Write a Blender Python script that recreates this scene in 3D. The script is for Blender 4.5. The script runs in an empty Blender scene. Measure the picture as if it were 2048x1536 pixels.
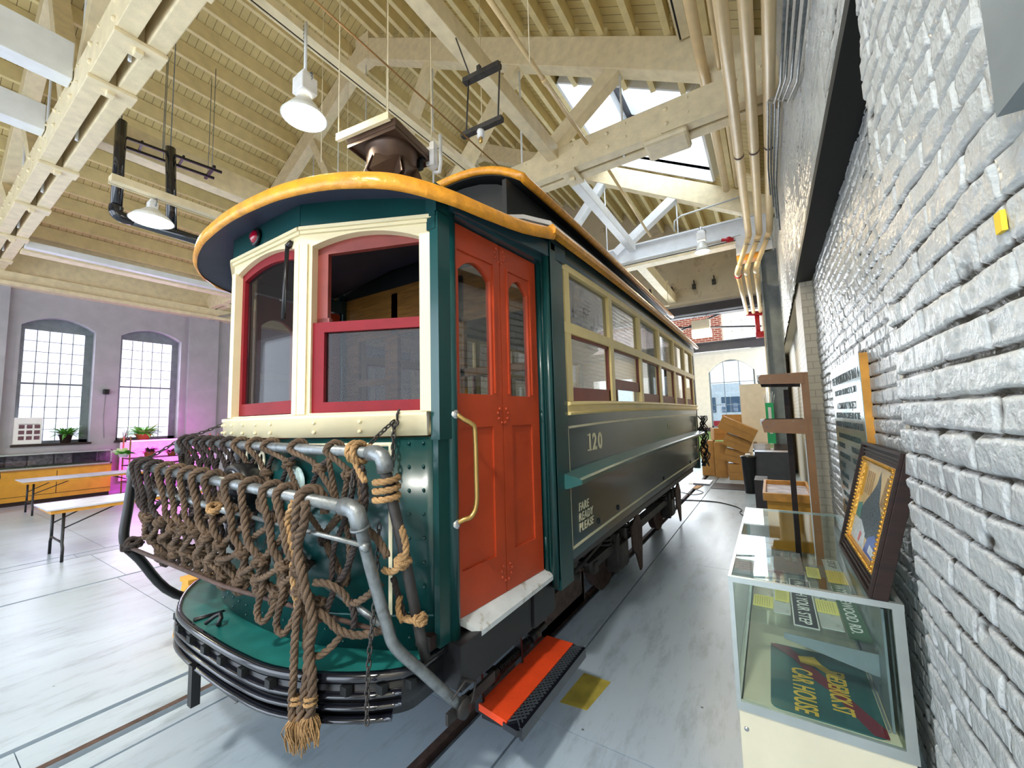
import bpy, math, random
from mathutils import Vector, Matrix
random.seed(7)
sc=bpy.context.scene
COL=sc.collection
# ---------------- camera ----------------
H=1.84
cam=bpy.data.cameras.new('camera'); co=bpy.data.objects.new('camera',cam); COL.objects.link(co)
cam.sensor_width=36; cam.sensor_fit='HORIZONTAL'; cam.lens=36*804.5/2048; cam.clip_start=.02; cam.clip_end=200
_y,_p,_r=math.radians(32.52),math.radians(4.95),math.radians(-1.51)
fw=Vector((-math.sin(_y)*math.cos(_p),math.cos(_y)*math.cos(_p),math.sin(_p)))
r0=Vector((math.cos(_y),math.sin(_y),0)); u0=r0.cross(fw)
rr=math.cos(_r)*r0+math.sin(_r)*u0; uu=-math.sin(_r)*r0+math.cos(_r)*u0
co.matrix_world=Matrix(((rr.x,uu.x,-fw.x,0),(rr.y,uu.y,-fw.y,0),(rr.z,uu.z,-fw.z,H),(0,0,0,1)))
sc.camera=co
# ---------------- colour management, world, daylight ----------------
vs=sc.view_settings; vs.view_transform='Standard'; vs.look='None'; vs.gamma=1; vs.use_curve_mapping=False
vs.exposure=0.33
W=bpy.data.worlds.new('world'); sc.world=W; W.use_nodes=True
nt=W.node_tree; bg=nt.nodes['Background']
tc=nt.nodes.new('ShaderNodeTexCoord'); sp=nt.nodes.new('ShaderNodeSeparateXYZ'); rp=nt.nodes.new('ShaderNodeValToRGB')
nt.links.new(tc.outputs['Generated'],sp.inputs[0]); nt.links.new(sp.outputs['Z'],rp.inputs[0]); nt.links.new(rp.outputs[0],bg.inputs[0])
rp.color_ramp.elements[0].position=.0; rp.color_ramp.elements[0].color=(.80,.88,1,1)
rp.color_ramp.elements[1].position=.6; rp.color_ramp.elements[1].color=(.66,.82,1,1)
bg.inputs[1].default_value=2.2
def area(name,loc,direc,sx,sy,power,col=(1,1,1),portal=False):
    l=bpy.data.lights.new(name,'AREA'); l.shape='RECTANGLE'; l.size=sx; l.size_y=sy; l.energy=power; l.color=col
    o=bpy.data.objects.new(name,l); COL.objects.link(o); o.location=loc
    o.rotation_euler=Vector(direc).to_track_quat('-Z','Y').to_euler()
    if portal: l.cycles.is_portal=True
    return o
# two fill lights added in invented doorways behind camera; then skylight, windows, end opening
area('added_doorway_fill',(-4.2,-4.9,2.6),(0.05,1,.10),7.6,4.6,180,(.80,.90,1))
area('added_doorway_fill_far',(-12.5,-4.9,2.6),(0,1,.05),6,4.4,90,(.80,.90,1))
area('daylight_skylight',(-1.95,9.1,9.6),(-.35,0,-1),2.4,3.2,200,(.86,.93,1))
area('daylight_window_left_a',(-17.35,2.5,3.2),(1,0,-.12),1.5,3.4,120,(.86,.88,1))
area('daylight_window_left_b',(-17.35,4.6,3.2),(1,0,-.12),1.5,3.4,170,(.92,.88,1))
area('daylight_end_opening',(-4.5,18.6,3.6),(0,-1,.05),8,4.5,620,(.88,.94,1))
# ---------------- helpers ----------------
class MB:
    def __init__(s): s.v=[]; s.f=[]; s.sm=[]
    def add(s,vs,fs,smooth=False,M=None):
        b=len(s.v)
        for p in vs:
            s.v.append(tuple(M@Vector(p)) if M is not None else tuple(p))
        for f in fs: s.f.append(tuple(i+b for i in f)); s.sm.append(smooth)
        return s
    def box(s,x0,x1,y0,y1,z0,z1,M=None):
        vs=[(x0,y0,z0),(x1,y0,z0),(x1,y1,z0),(x0,y1,z0),(x0,y0,z1),(x1,y0,z1),(x1,y1,z1),(x0,y1,z1)]
        return s.add(vs,[(0,3,2,1),(4,5,6,7),(0,1,5,4),(1,2,6,5),(2,3,7,6),(3,0,4,7)],False,M)
    def beam(s,a,b,w,h,up=(0,0,1)):
        a=Vector(a);b=Vector(b);d=(b-a);L=d.length;d.normalize();x=d.cross(Vector(up)).normalized();z=x.cross(d)
        M=Matrix(((x.x,d.x,z.x,a.x),(x.y,d.y,z.y,a.y),(x.z,d.z,z.z,a.z),(0,0,0,1)))
        return s.box(-w/2,w/2,0,L,-h/2,h/2,M)
    def tube(s,pts,r,n=10,closed=False,cap=True):
        pts=[Vector(p) for p in pts]; N=len(pts)
        if N<2: return s
        rs=r if isinstance(r,(list,tuple)) else [r]*N
        vs=[];prev=None
        for i,p in enumerate(pts):
            if closed: t=(pts[(i+1)%N]-pts[i-1])
            else: t=pts[min(i+1,N-1)]-pts[max(i-1,0)]
            if t.length<1e-9: t=Vector((0,0,1))
            t.normalize()
            if prev is None:
                a=Vector((0,0,1)) if abs(t.z)<.9 else Vector((1,0,0)); nx=t.cross(a).normalized()
            else:
                nx=prev-t*prev.dot(t)
                if nx.length<1e-6: nx=t.cross(Vector((0,0,1)) if abs(t.z)<.9 else Vector((1,0,0)))
                nx.normalize()
            prev=nx; ny=t.cross(nx)
            for k in range(n):
                a=2*math.pi*k/n; vs.append(p+(nx*math.cos(a)+ny*math.sin(a))*rs[i])
        fs=[]
        for i in range(N if closed else N-1):
            j=(i+1)%N
            for k in range(n): k2=(k+1)%n; fs.append((i*n+k,i*n+k2,j*n+k2,j*n+k))
        s.add(vs,fs,True)
        if cap and not closed:
            b=len(s.v)-N*n
            s.f.append(tuple(b+k for k in reversed(range(n)))); s.sm.append(False)
            s.f.append(tuple(b+(N-1)*n+k for k in range(n))); s.sm.append(False)
        return s
    def lathe(s,prof,c=(0,0,0),n=24,axis='z',smooth=True):
        vs=[];c=Vector(c)
        for (r,h) in prof:
            for k in range(n):
                a=2*math.pi*k/n
                if axis=='z': p=(r*math.cos(a),r*math.sin(a),h)
                elif axis=='x': p=(h,r*math.cos(a),r*math.sin(a))
                else: p=(r*math.sin(a),h,r*math.cos(a))
                vs.append(c+Vector(p))
        fs=[]
        for i in range(len(prof)-1):
            for k in range(n): k2=(k+1)%n; fs.append((i*n+k,i*n+k2,(i+1)*n+k2,(i+1)*n+k))
        return s.add(vs,fs,smooth)
    def sphere(s,c,r,n=8,m=6,sc_=(1,1,1)):
        prof=[];vs=[];c=Vector(c)
        for i in range(m+1):
            t=math.pi*i/m
            for k in range(n):
                a=2*math.pi*k/n
                vs.append(c+Vector((r*sc_[0]*math.sin(t)*math.cos(a),r*sc_[1]*math.sin(t)*math.sin(a),r*sc_[2]*math.cos(t))))
        fs=[]
        for i in range(m):
            for k in range(n): k2=(k+1)%n; fs.append((i*n+k,(i+1)*n+k,(i+1)*n+k2,i*n+k2))
        return s.add(vs,fs,True)
    def prism(s,poly,o,u,v,d):   # poly of (a,b) placed at o+a*u+b*v and thickened by vector d
        o=Vector(o);u=Vector(u);v=Vector(v);d=Vector(d);n=len(poly)
        vs=[o+u*a+v*b for a,b in poly]; vs+=[p+d for p in vs]
        fs=[tuple(range(n)),tuple(reversed(range(n,2*n)))]+[(i,i+n,(i+1)%n+n,(i+1)%n) for i in range(n)]
        return s.add(vs,fs)
    def holed(s,x0,x1,z0,z1,hole,o,u,v,d):   # rectangle with one polygon hole (list of pts, same order ccw from lower left), thickened
        n=len(hole); o=Vector(o);u=Vector(u);v=Vector(v);d=Vector(d)
        cx=sum(p[0] for p in hole)/n; cz=sum(p[1] for p in hole)/n
        # outer points by projecting hole points outwards onto the rectangle, corners inserted
        def outp(p):
            dx,dz=p[0]-cx,p[1]-cz; t=1e9
            if dx>1e-9: t=min(t,(x1-cx)/dx)
            if dx<-1e-9: t=min(t,(x0-cx)/dx)
            if dz>1e-9: t=min(t,(z1-cz)/dz)
            if dz<-1e-9: t=min(t,(z0-cz)/dz)
            return (cx+dx*t,cz+dz*t)
        hs=list(hole)
        ang=lambda p: math.atan2(p[1]-cz,p[0]-cx)
        ring=[(ang(p),p,outp(p)) for p in hs]
        def hole_at(a):   # intersection of the ray at angle a with hole outline
            dx,dz=math.cos(a),math.sin(a); best=None
            for i in range(n):
                p,q=hs[i],hs[(i+1)%n]; ex,ez=q[0]-p[0],q[1]-p[1]; den=dx*ez-dz*ex
                if abs(den)<1e-12: continue
                t=((p[0]-cx)*ez-(p[1]-cz)*ex)/den; w=((p[0]-cx)*dz-(p[1]-cz)*dx)/den
                if t>0 and -1e-6<=w<=1+1e-6: best=t if best is None else min(best,t)
            return (cx+dx*best,cz+dz*best)
        for c in ((x0,z0),(x1,z0),(x1,z1),(x0,z1)):
            a=ang(c); ring.append((a,hole_at(a),c))
        ring.sort(key=lambda r:r[0]); m=len(ring)
        vs=[]
        for off in (Vector((0,0,0)),d):
            for _,h,q in ring: vs.append(o+u*h[0]+v*h[1]+off)
            for _,h,q in ring: vs.append(o+u*q[0]+v*q[1]+off)
        fs=[]
        for i in range(m):
            j=(i+1)%m
            fs.append((i,j,m+j,m+i)); fs.append((2*m+i,3*m+i,3*m+j,2*m+j))
            fs.append((i,2*m+i,2*m+j,j)); fs.append((m+i,m+j,3*m+j,3*m+i))
        return s.add(vs,fs)
    def warp(s,fn): s.v=[fn(p) for p in s.v]; return s
    def build(s,name,mat,parent=None,label=None,bevel=0):
        m=bpy.data.meshes.new(name); o_=ORG.get(parent.name,Vector((0,0,0))) if parent else Vector((0,0,0))
        if parent: vv=[tuple(Vector(p)-o_) for p in s.v]
        else: vv=s.v
        m.from_pydata(vv,[],s.f); m.polygons.foreach_set('use_smooth',s.sm)
        mats=mat if isinstance(mat,list) else [mat]
        for q in mats: m.materials.append(q)
        m.update()
        o=bpy.data.objects.new(name,m); COL.objects.link(o)
        if parent: o.parent=parent; ORG[o.name]=o_
        if label: o['label']=label
        if bevel:
            b=o.modifiers.new('bevel','BEVEL'); b.width=bevel; b.segments=2; b.limit_method='ANGLE'; b.angle_limit=.7
        return o
ORG={}
def tag(o,label,cat,group=None,kind=None):
    o['label']=label; o['category']=cat
    if group: o['group']=group
    if kind: o['kind']=kind
    return o
def thing(name,label,cat,loc,group=None,kind=None):
    o=bpy.data.objects.new(name,None); COL.objects.link(o); o.location=loc; ORG[o.name]=Vector(loc)
    return tag(o,label,cat,group,kind)
def struct(o): o['kind']='structure'; return o
def copytree(src,parent=None):
    c=src.copy(); COL.objects.link(c)
    if parent is not None: c.parent=parent
    for ch in src.children: copytree(ch,c)
    return c
def rect_hole(x0,x1,z0,z1): return [(x0,z0),(x1,z0),(x1,z1),(x0,z1)]
def arch_hole(x0,x1,z0,z1,rise,n=10):
    p=[(x0,z0),(x1,z0)]
    for i in range(n+1):
        t=i/n; x=x1+(x0-x1)*t; p.append((x,z1-rise+rise*(1-(2*t-1)**2)))
    return p
# ---------------- materials ----------------
def mat(name,col,rough=.5,metal=0,var=.12,vscale=6,bump=0,bscale=40,spec=.5,stretch=None,coat=0,dirt=None,dscale=3,damt=.55):
    m=bpy.data.materials.new(name); m.use_nodes=True; t=m.node_tree; b=t.nodes['Principled BSDF']
    b.inputs['Roughness'].default_value=rough; b.inputs['Metallic'].default_value=metal; b.inputs['Specular IOR Level'].default_value=spec
    if coat: b.inputs['Coat Weight'].default_value=coat; b.inputs['Coat Roughness'].default_value=.12
    tc=t.nodes.new('ShaderNodeTexCoord'); mp=t.nodes.new('ShaderNodeMapping'); t.links.new(tc.outputs['Object'],mp.inputs[0])
    if stretch: mp.inputs['Scale'].default_value=stretch
    n=t.nodes.new('ShaderNodeTexNoise'); n.inputs['Scale'].default_value=vscale; n.inputs['Detail'].default_value=5; t.links.new(mp.outputs[0],n.inputs[0])
    r=t.nodes.new('ShaderNodeValToRGB'); t.links.new(n.outputs['Fac'],r.inputs[0])
    c=Vector(col[:3]); lo=c*(1-var); hi=c*(1+var)
    r.color_ramp.elements[0].position=.3; r.color_ramp.elements[0].color=(*lo,1)
    r.color_ramp.elements[1].position=.7; r.color_ramp.elements[1].color=(*[min(1,x) for x in hi],1)
    out=r.outputs[0]
    if dirt:
        n2=t.nodes.new('ShaderNodeTexNoise'); n2.inputs['Scale'].default_value=dscale; n2.inputs['Detail'].default_value=8; n2.inputs['Roughness'].default_value=.7; t.links.new(mp.outputs[0],n2.inputs[0])
        r2=t.nodes.new('ShaderNodeValToRGB'); r2.color_ramp.elements[0].position=damt; r2.color_ramp.elements[0].color=(0,0,0,1); r2.color_ramp.elements[1].position=damt+.12; r2.color_ramp.elements[1].color=(1,1,1,1)
        t.links.new(n2.outputs['Fac'],r2.inputs[0])
        mx=t.nodes.new('ShaderNodeMixRGB'); t.links.new(r2.outputs[0],mx.inputs[0]); t.links.new(out,mx.inputs[1]); mx.inputs[2].default_value=(*dirt,1); out=mx.outputs[0]
    t.links.new(out,b.inputs['Base Color'])
    if bump:
        n3=t.nodes.new('ShaderNodeTexNoise'); n3.inputs['Scale'].default_value=bscale; n3.inputs['Detail'].default_value=4; t.links.new(mp.outputs[0],n3.inputs[0])
        bp=t.nodes.new('ShaderNodeBump'); bp.inputs['Strength'].default_value=bump; bp.inputs['Distance'].default_value=.01
        t.links.new(n3.outputs['Fac'],bp.inputs['Height']); t.links.new(bp.outputs[0],b.inputs['Normal'])
    return m
def glassmat(name,tint=(1,1,1),refl=1.0,rough=.02,ior=1.5,dust=0.0,dustcol=(.7,.7,.7)):
    m=bpy.data.materials.new(name); m.use_nodes=True; t=m.node_tree; t.nodes.clear()
    o=t.nodes.new('ShaderNodeOutputMaterial'); tr=t.nodes.new('ShaderNodeBsdfTransparent'); tr.inputs[0].default_value=(*tint,1)
    g=t.nodes.new('ShaderNodeBsdfGlossy'); g.inputs['Roughness'].default_value=rough
    fr=t.nodes.new('ShaderNodeFresnel'); ge=t.nodes.new('ShaderNodeNewGeometry'); io=t.nodes.new('ShaderNodeMapRange'); io.inputs[3].default_value=ior; io.inputs[4].default_value=1/ior
    t.links.new(ge.outputs['Backfacing'],io.inputs[0]); t.links.new(io.outputs[0],fr.inputs[0])
    ml=t.nodes.new('ShaderNodeMath'); ml.operation='MULTIPLY'; ml.inputs[1].default_value=refl; ml.use_clamp=True; t.links.new(fr.outputs[0],ml.inputs[0])
    mx=t.nodes.new('ShaderNodeMixShader'); t.links.new(ml.outputs[0],mx.inputs[0]); t.links.new(tr.outputs[0],mx.inputs[1]); t.links.new(g.outputs[0],mx.inputs[2])
    out=mx.outputs[0]
    if dust:
        df=t.nodes.new('ShaderNodeBsdfDiffuse'); df.inputs[0].default_value=(*dustcol,1)
        m2=t.nodes.new('ShaderNodeMixShader'); m2.inputs[0].default_value=dust; t.links.new(out,m2.inputs[1]); t.links.new(df.outputs[0],m2.inputs[2]); out=m2.outputs[0]
    t.links.new(out,o.inputs[0]); return m
def emit(name,col,s):
    m=bpy.data.materials.new(name); m.use_nodes=True; b=m.node_tree.nodes['Principled BSDF']
    b.inputs['Base Color'].default_value=(*col,1); b.inputs['Emission Color'].default_value=(*col,1); b.inputs['Emission Strength'].default_value=s; return m
def brickmat(name,c1,c2,mortar,scale=1,axis='yz',rough=.5,bw=.25,bh=.088,mort=.006,bump=.6,nb=.3):
    m=bpy.data.materials.new(name); m.use_nodes=True; t=m.node_tree; b=t.nodes['Principled BSDF']; b.inputs['Roughness'].default_value=rough
    tc=t.nodes.new('ShaderNodeTexCoord'); s=t.nodes.new('ShaderNodeSeparateXYZ'); c=t.nodes.new('ShaderNodeCombineXYZ'); t.links.new(tc.outputs['Object'],s.inputs[0])
    t.links.new(s.outputs['Y' if axis=='yz' else 'X'],c.inputs[0]); t.links.new(s.outputs['Z'],c.inputs[1])
    n0=t.nodes.new('ShaderNodeTexNoise'); n0.inputs['Scale'].default_value=3; t.links.new(tc.outputs['Object'],n0.inputs[0])
    ad=t.nodes.new('ShaderNodeVectorMath'); ad.operation='MULTIPLY_ADD'; t.links.new(n0.outputs['Color'],ad.inputs[0]); ad.inputs[1].default_value=(.02,.02,0); t.links.new(c.outputs[0],ad.inputs[2])
    br=t.nodes.new('ShaderNodeTexBrick'); t.links.new(ad.outputs[0],br.inputs[0]); br.inputs['Scale'].default_value=1; br.inputs['Brick Width'].default_value=bw; br.inputs['Row Height'].default_value=bh
    br.inputs['Mortar Size'].default_value=mort; br.inputs['Mortar Smooth'].default_value=.3; br.inputs['Color1'].default_value=(*c1,1); br.inputs['Color2'].default_value=(*c2,1); br.inputs['Mortar'].default_value=(*mortar,1)
    t.links.new(br.outputs['Color'],b.inputs['Base Color'])
    n=t.nodes.new('ShaderNodeTexNoise'); n.inputs['Scale'].default_value=45; n.inputs['Detail'].default_value=5; t.links.new(tc.outputs['Object'],n.inputs[0])
    mm=t.nodes.new('ShaderNodeMath'); mm.operation='MULTIPLY_ADD'; t.links.new(n.outputs['Fac'],mm.inputs[0]); mm.inputs[1].default_value=nb; 
    sb=t.nodes.new('ShaderNodeMath'); sb.operation='SUBTRACT'; sb.inputs[0].default_value=1; t.links.new(br.outputs['Fac'],sb.inputs[1]); t.links.new(sb.outputs[0],mm.inputs[2])
    bp=t.nodes.new('ShaderNodeBump'); bp.inputs['Strength'].default_value=bump; bp.inputs['Distance'].default_value=.012; t.links.new(mm.outputs[0],bp.inputs['Height']); t.links.new(bp.outputs[0],b.inputs['Normal'])
    return m
M={}
M['green']=mat('green_paint',(.004,.050,.050),.28,var=.12,vscale=4,coat=.3)
M['greenside']=mat('grey_green_paint',(.024,.066,.080),.25,var=.12,vscale=2.5,coat=.4)
M['deckgreen']=mat('teal_deck_paint',(.015,.16,.145),.35,var=.2,vscale=8,dirt=(.75,.72,.62),dscale=7,damt=.68)
M['cream']=mat('cream_paint',(.78,.68,.44),.4,var=.04)
M['ycream']=mat('yellower_side_cream',(.93,.74,.32),.35,var=.05)  # cream for the car sides, yellower than the front cream
M['red']=mat('crimson_sash_paint',(.21,.008,.015),.5,spec=.25,var=.12,bump=.1,dirt=(.75,.5,.5),dscale=20,damt=.72)
M['brownred']=mat('brown_red_sash',(.24,.045,.035),.4,var=.15)
M['door']=mat('orange_red_door_paint',(.48,.058,.016),.38,var=.10,vscale=5,coat=.15)
M['step']=mat('orange_red_step_paint',(.80,.07,.015),.45,var=.1,bump=.2,dirt=(.12,.04,.02),dscale=25,damt=.66)
M['orange']=mat('orange_canvas',(.72,.30,.022),.33,var=.22,vscale=14,bump=.8,bscale=22,coat=.2)
M['canvas']=mat('grey_roof_canvas',(.35,.33,.31),.8)
M['black']=mat('black_paint',(.010,.010,.012),.35,var=.2)
M['gloss_black']=mat('glossy_black_enamel',(.008,.009,.014),.12,var=.2,coat=.6)
M['dark']=mat('near_black_and_shade',(.006,.008,.009),.6)  # near-black for dark parts; also shadow painted onto roof undersides and clerestory
M['iron']=mat('dirty_iron',(.05,.045,.042),.55,metal=.3,var=.4,vscale=9,bump=.3,bscale=30)
M['rust']=mat('rusty_iron',(.09,.055,.045),.7,metal=.2,var=.4,vscale=15,bump=.3)
M['galv']=mat('galvanised_pipe',(.22,.24,.25),.38,metal=.55,var=.3,vscale=20,bump=.15,bscale=80,dirt=(.11,.085,.07),dscale=9,damt=.6)
M['rope']=mat('weathered_rope',(.135,.088,.056),.9,var=.4,vscale=12,bump=.8,bscale=250)
M['ropetan']=mat('tan_rope',(.42,.25,.11),.9,var=.35,vscale=14,bump=.8,bscale=250)
M['ropedark']=mat('dark_rope',(.048,.035,.032),.9,var=.35,vscale=12,bump=.8,bscale=250)
M['wood']=mat('amber_wood',(.33,.15,.03),.4,var=.3,vscale=5,stretch=(1,1,8))
M['darkwood']=mat('dark_brown_wood',(.022,.009,.006),.6,var=.4,vscale=6,stretch=(1,1,6))
M['brownwood']=mat('brown_painted_wood',(.33,.150,.048),.4,var=.10,vscale=6)
M['orangewood']=mat('orange_pine',(.72,.33,.05),.35,var=.2,vscale=8)
M['truss']=mat('cream_truss_paint',(.82,.70,.46),.5,var=.10,vscale=7,bump=.35,bscale=14,dirt=(.30,.22,.12),dscale=6,damt=.69)
M['joist']=mat('cream_joist_paint',(.84,.71,.38),.5,var=.08,vscale=5,bump=.2,bscale=20)
M['white']=mat('white_steel_paint',(.78,.80,.82),.35,var=.05,dirt=(.4,.34,.25),dscale=5,damt=.72)
M['pipecream']=mat('cream_pipe_paint',(.88,.67,.36),.35,var=.06)
M['plaster']=mat('grey_plaster',(.40,.39,.41),.8,var=.08,vscale=3,bump=.3,bscale=25)
M['beige']=mat('beige_plaster',(.62,.53,.38),.8,var=.1,vscale=2,dirt=(.42,.33,.22),dscale=2)
M['palewall']=mat('pale_partition',(.86,.78,.62),.7,var=.05)
M['steelgrey']=mat('grey_steel_paint',(.20,.235,.25),.35,var=.15)
M['darksteel']=mat('dark_steel_beam',(.04,.035,.04),.5)
M['white_plastic']=mat('white_plastic',(.85,.85,.85),.4)
M['paper']=mat('white_paper',(.85,.84,.82),.7,var=.03)
M['yellowpaper']=mat('yellow_paper',(.95,.86,.25),.7,var=.04)
M['orangepaper']=mat('deep_yellow_paper',(.98,.66,.05),.7,var=.04)
M['card']=mat('cardboard',(.50,.26,.075),.8,var=.1)
M['mustard']=mat('mustard_laminate',(.72,.36,.035),.5,var=.08)
M['alu']=mat('aluminium',(.55,.60,.58),.35,metal=.6,var=.08)
M['creampanel']=mat('cream_panel',(.80,.74,.55),.5,var=.04)
M['terracotta']=mat('terracotta',(.55,.16,.05),.7)
M['soil']=mat('soil',(.05,.03,.02),.9)
M['leaf']=mat('leaf_green',(.10,.33,.04),.5,var=.4,vscale=12)
M['leafbright']=mat('bright_leaf',(.22,.62,.10),.5,var=.3)
M['leafdark']=mat('dark_leaf',(.16,.07,.09),.6,var=.4)
M['brass']=mat('brass',(.55,.36,.12),.35,metal=.8)
M['gold']=mat('gilt',(.75,.42,.08),.35,metal=.7,bump=.6,bscale=60)
M['chrome']=mat('chrome',(.7,.7,.7),.2,metal=.9)
M['fan']=mat('brown_fan_housing',(.11,.065,.045),.35,metal=.3,var=.15)
M['creamtext']=mat('cream_lettering',(.88,.80,.55),.4,var=.02)
M['goldtext']=mat('gold_lettering',(.80,.52,.06),.4,var=.05)
M['darktext']=mat('dark_lettering',(.015,.05,.05),.5)
M['redvalve']=mat('red_valve',(.45,.01,.02),.35)
M['redlens']=mat('red_lens',(.35,.0,.02),.1,coat=1)
M['glass']=glassmat('window_glass',(.85,.87,.87),2.4)
M['glassdark']=glassmat('dusty_glass',(.72,.72,.74),1.8,.02,dust=.03,dustcol=(.45,.42,.45))
M['glassfront']=glassmat('front_glass',(.62,.62,.64),.55,.02,dust=.012,dustcol=(.45,.42,.45))
M['glasscase']=glassmat('case_glass',(.93,.985,.965),.75,.01)
M['frost']=glassmat('frosted_pane',(.97,.95,1),.5,.3,dust=.25,dustcol=(.9,.82,.92))
M['brickw']=brickmat('far_white_brick',(.78,.72,.58),(.74,.69,.55),(.52,.46,.36))
M['brickx']=brickmat('pier_brick',(.78,.70,.53),(.74,.66,.5),(.60,.52,.38),axis='xz')
M['brickred']=brickmat('red_brick',(.36,.07,.03),(.28,.05,.03),(.75,.66,.55),axis='xz',bw=.26,bh=.09,mort=.01)
# ================= SETTING =================
import numpy as np
def vnoise(a,b,f,seed):
    rs=np.random.RandomState(seed); T=rs.rand(256,256)
    x=a*f;y=b*f;xi=np.floor(x).astype(int);yi=np.floor(y).astype(int);fx=x-xi;fy=y-yi
    fx=fx*fx*(3-2*fx);fy=fy*fy*(3-2*fy)
    g=lambda i,j:T[i%256,j%256]
    return (g(xi,yi)*(1-fx)+g(xi+1,yi)*fx)*(1-fy)+(g(xi,yi+1)*(1-fx)+g(xi+1,yi+1)*fx)*fy
def wallmat():
    m=bpy.data.materials.new('painted_brick'); m.use_nodes=True; t=m.node_tree; b=t.nodes['Principled BSDF']
    b.inputs['Roughness'].default_value=.27; b.inputs['Specular IOR Level'].default_value=.6
    a=t.nodes.new('ShaderNodeAttribute'); a.attribute_name='bare'; r=t.nodes.new('ShaderNodeValToRGB')
    r.color_ramp.elements[0].position=.35; r.color_ramp.elements[0].color=(.60,.635,.645,1); r.color_ramp.elements[1].position=.75; r.color_ramp.elements[1].color=(.06,.055,.045,1)
    t.links.new(a.outputs['Fac'],r.inputs[0])
    tc=t.nodes.new('ShaderNodeTexCoord'); n=t.nodes.new('ShaderNodeTexNoise'); n.inputs['Scale'].default_value=5; n.inputs['Detail'].default_value=6; t.links.new(tc.outputs['Object'],n.inputs[0])
    r2=t.nodes.new('ShaderNodeValToRGB'); r2.color_ramp.elements[0].color=(.78,.78,.76,1); r2.color_ramp.elements[1].color=(1,1,1,1); t.links.new(n.outputs['Fac'],r2.inputs[0])
    mx=t.nodes.new('ShaderNodeMixRGB'); mx.blend_type='MULTIPLY'; mx.inputs[0].default_value=1; t.links.new(r.outputs[0],mx.inputs[1]); t.links.new(r2.outputs[0],mx.inputs[2]); t.links.new(mx.outputs[0],b.inputs['Base Color'])
    n3=t.nodes.new('ShaderNodeTexNoise'); n3.inputs['Scale'].default_value=60; n3.inputs['Detail'].default_value=6; t.links.new(tc.outputs['Object'],n3.inputs[0])
    bp=t.nodes.new('ShaderNodeBump'); bp.inputs['Strength'].default_value=.7; bp.inputs['Distance'].default_value=.010; t.links.new(n3.outputs['Fac'],bp.inputs['Height']); t.links.new(bp.outputs[0],b.inputs['Normal'])
    return m
M['brick']=wallmat()
def brickwall(name,X,y0,y1,z0,z1,res,depth=.014):
    ny=int((y1-y0)/res)+1; nz=int((z1-z0)/res)+1
    Y,Z=np.meshgrid(np.linspace(y0,y1,ny),np.linspace(z0,z1,nz))
    zz=Z+.016*(vnoise(Y,Z,2.2,1)-.5)+.006*(vnoise(Y,Z,9,2)-.5)
    hgt=.089; row=np.floor(zz/hgt).astype(int); fz=zz/hgt-row
    L=np.where(row%6==0,.125,.25); yy=Y+np.where(row%2==0,0,.125)+.02*(vnoise(Y,row*3.7,1.5,3)-.5); colm=np.floor(yy/L).astype(int); fy=yy/L-colm
    dz=np.minimum(fz,1-fz)*hgt; dy=np.minimum(fy,1-fy)*L
    wz=.0030+.0060*vnoise(Y,Z,3,5)**2; wy=.0030+.0025*vnoise(Y,Z,4,6)
    e=np.minimum((dz-wz)/.0055,(dy-wy)/.0055); prof=np.clip(e,0,1)**.45
    rnd=vnoise(row*1.37+.5,colm*2.11+.3,1.0,8)
    d=depth*prof+.0055*rnd*prof+.008*vnoise(Y,Z,6,9)+.0055*vnoise(Y,Z,22,10)+.0045*vnoise(Y,Z,48,15)
    chip=np.clip((vnoise(Y,Z,13,11)-.80)*6,0,1)*np.clip((vnoise(Y,Z,2,13)-.45)*4,0,1); d-=.010*chip
    bare=np.clip((1-prof)*1.5*np.clip((vnoise(Y,Z,1.4,12)-.22)*2.6,0,1)*np.where(dz<dy*.9,1,.8)+chip*.7,0,1)
    P=np.stack([X-d,Y,Z],-1).reshape(-1,3)
    idx=np.arange(ny*nz).reshape(nz,ny); F=np.stack([idx[:-1,:-1],idx[1:,:-1],idx[1:,1:],idx[:-1,1:]],-1).reshape(-1,4)
    m=bpy.data.meshes.new(name); m.vertices.add(len(P)); m.vertices.foreach_set('co',P.ravel()); m.loops.add(F.size); m.loops.foreach_set('vertex_index',F.ravel())
    m.polygons.add(len(F)); m.polygons.foreach_set('loop_start',np.arange(0,F.size,4)); m.polygons.foreach_set('use_smooth',np.ones(len(F),bool)); m.update(calc_edges=True)
    at=m.attributes.new('bare','FLOAT','POINT'); at.data.foreach_set('value',bare.ravel().astype(np.float32))
    m.materials.append(M['brick']); o=bpy.data.objects.new(name,m); COL.objects.link(o); o['kind']='structure'; return o
NY=2.0; FY=6.25
brickwall('wall_right',.42,.25,NY,0,5.2,.0085)
brickwall('wall_right_niche',.58,NY,FY,0,3.5,.011)
brickwall('wall_right_upper',.42,NY,15.6,3.5,7.1,.022)
MB().box(.42,.8,-5,.26,0,7.1).box(.44,.8,.25,NY,5.1,7.1).build('wall_right_front',M['brickw'])['kind']='structure'
# niche jamb plus unseen backing boxes blocking light leaks, lintel soffit, pier beyond
struct(MB().box(.408,.62,NY-.03,NY-.004,0,3.5).box(.44,.8,.25,NY-.35,0,5.1).box(.60,.8,NY-.35,FY,0,3.5).box(.44,.8,NY,15.6,3.57,7.1).build('wall_right_jamb',M['brickx']))
struct(MB().box(.384,.8,NY-.02,FY,3.485,3.56).build('trim_1',M['dark']))
struct(MB().box(.43,.8,FY,7.3,0,3.56).build('wall_right_pier',M['brickx']))
struct(MB().box(.585,.8,7.3,15.6,0,3.56).build('wall_right_far',M['brickw']))
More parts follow.
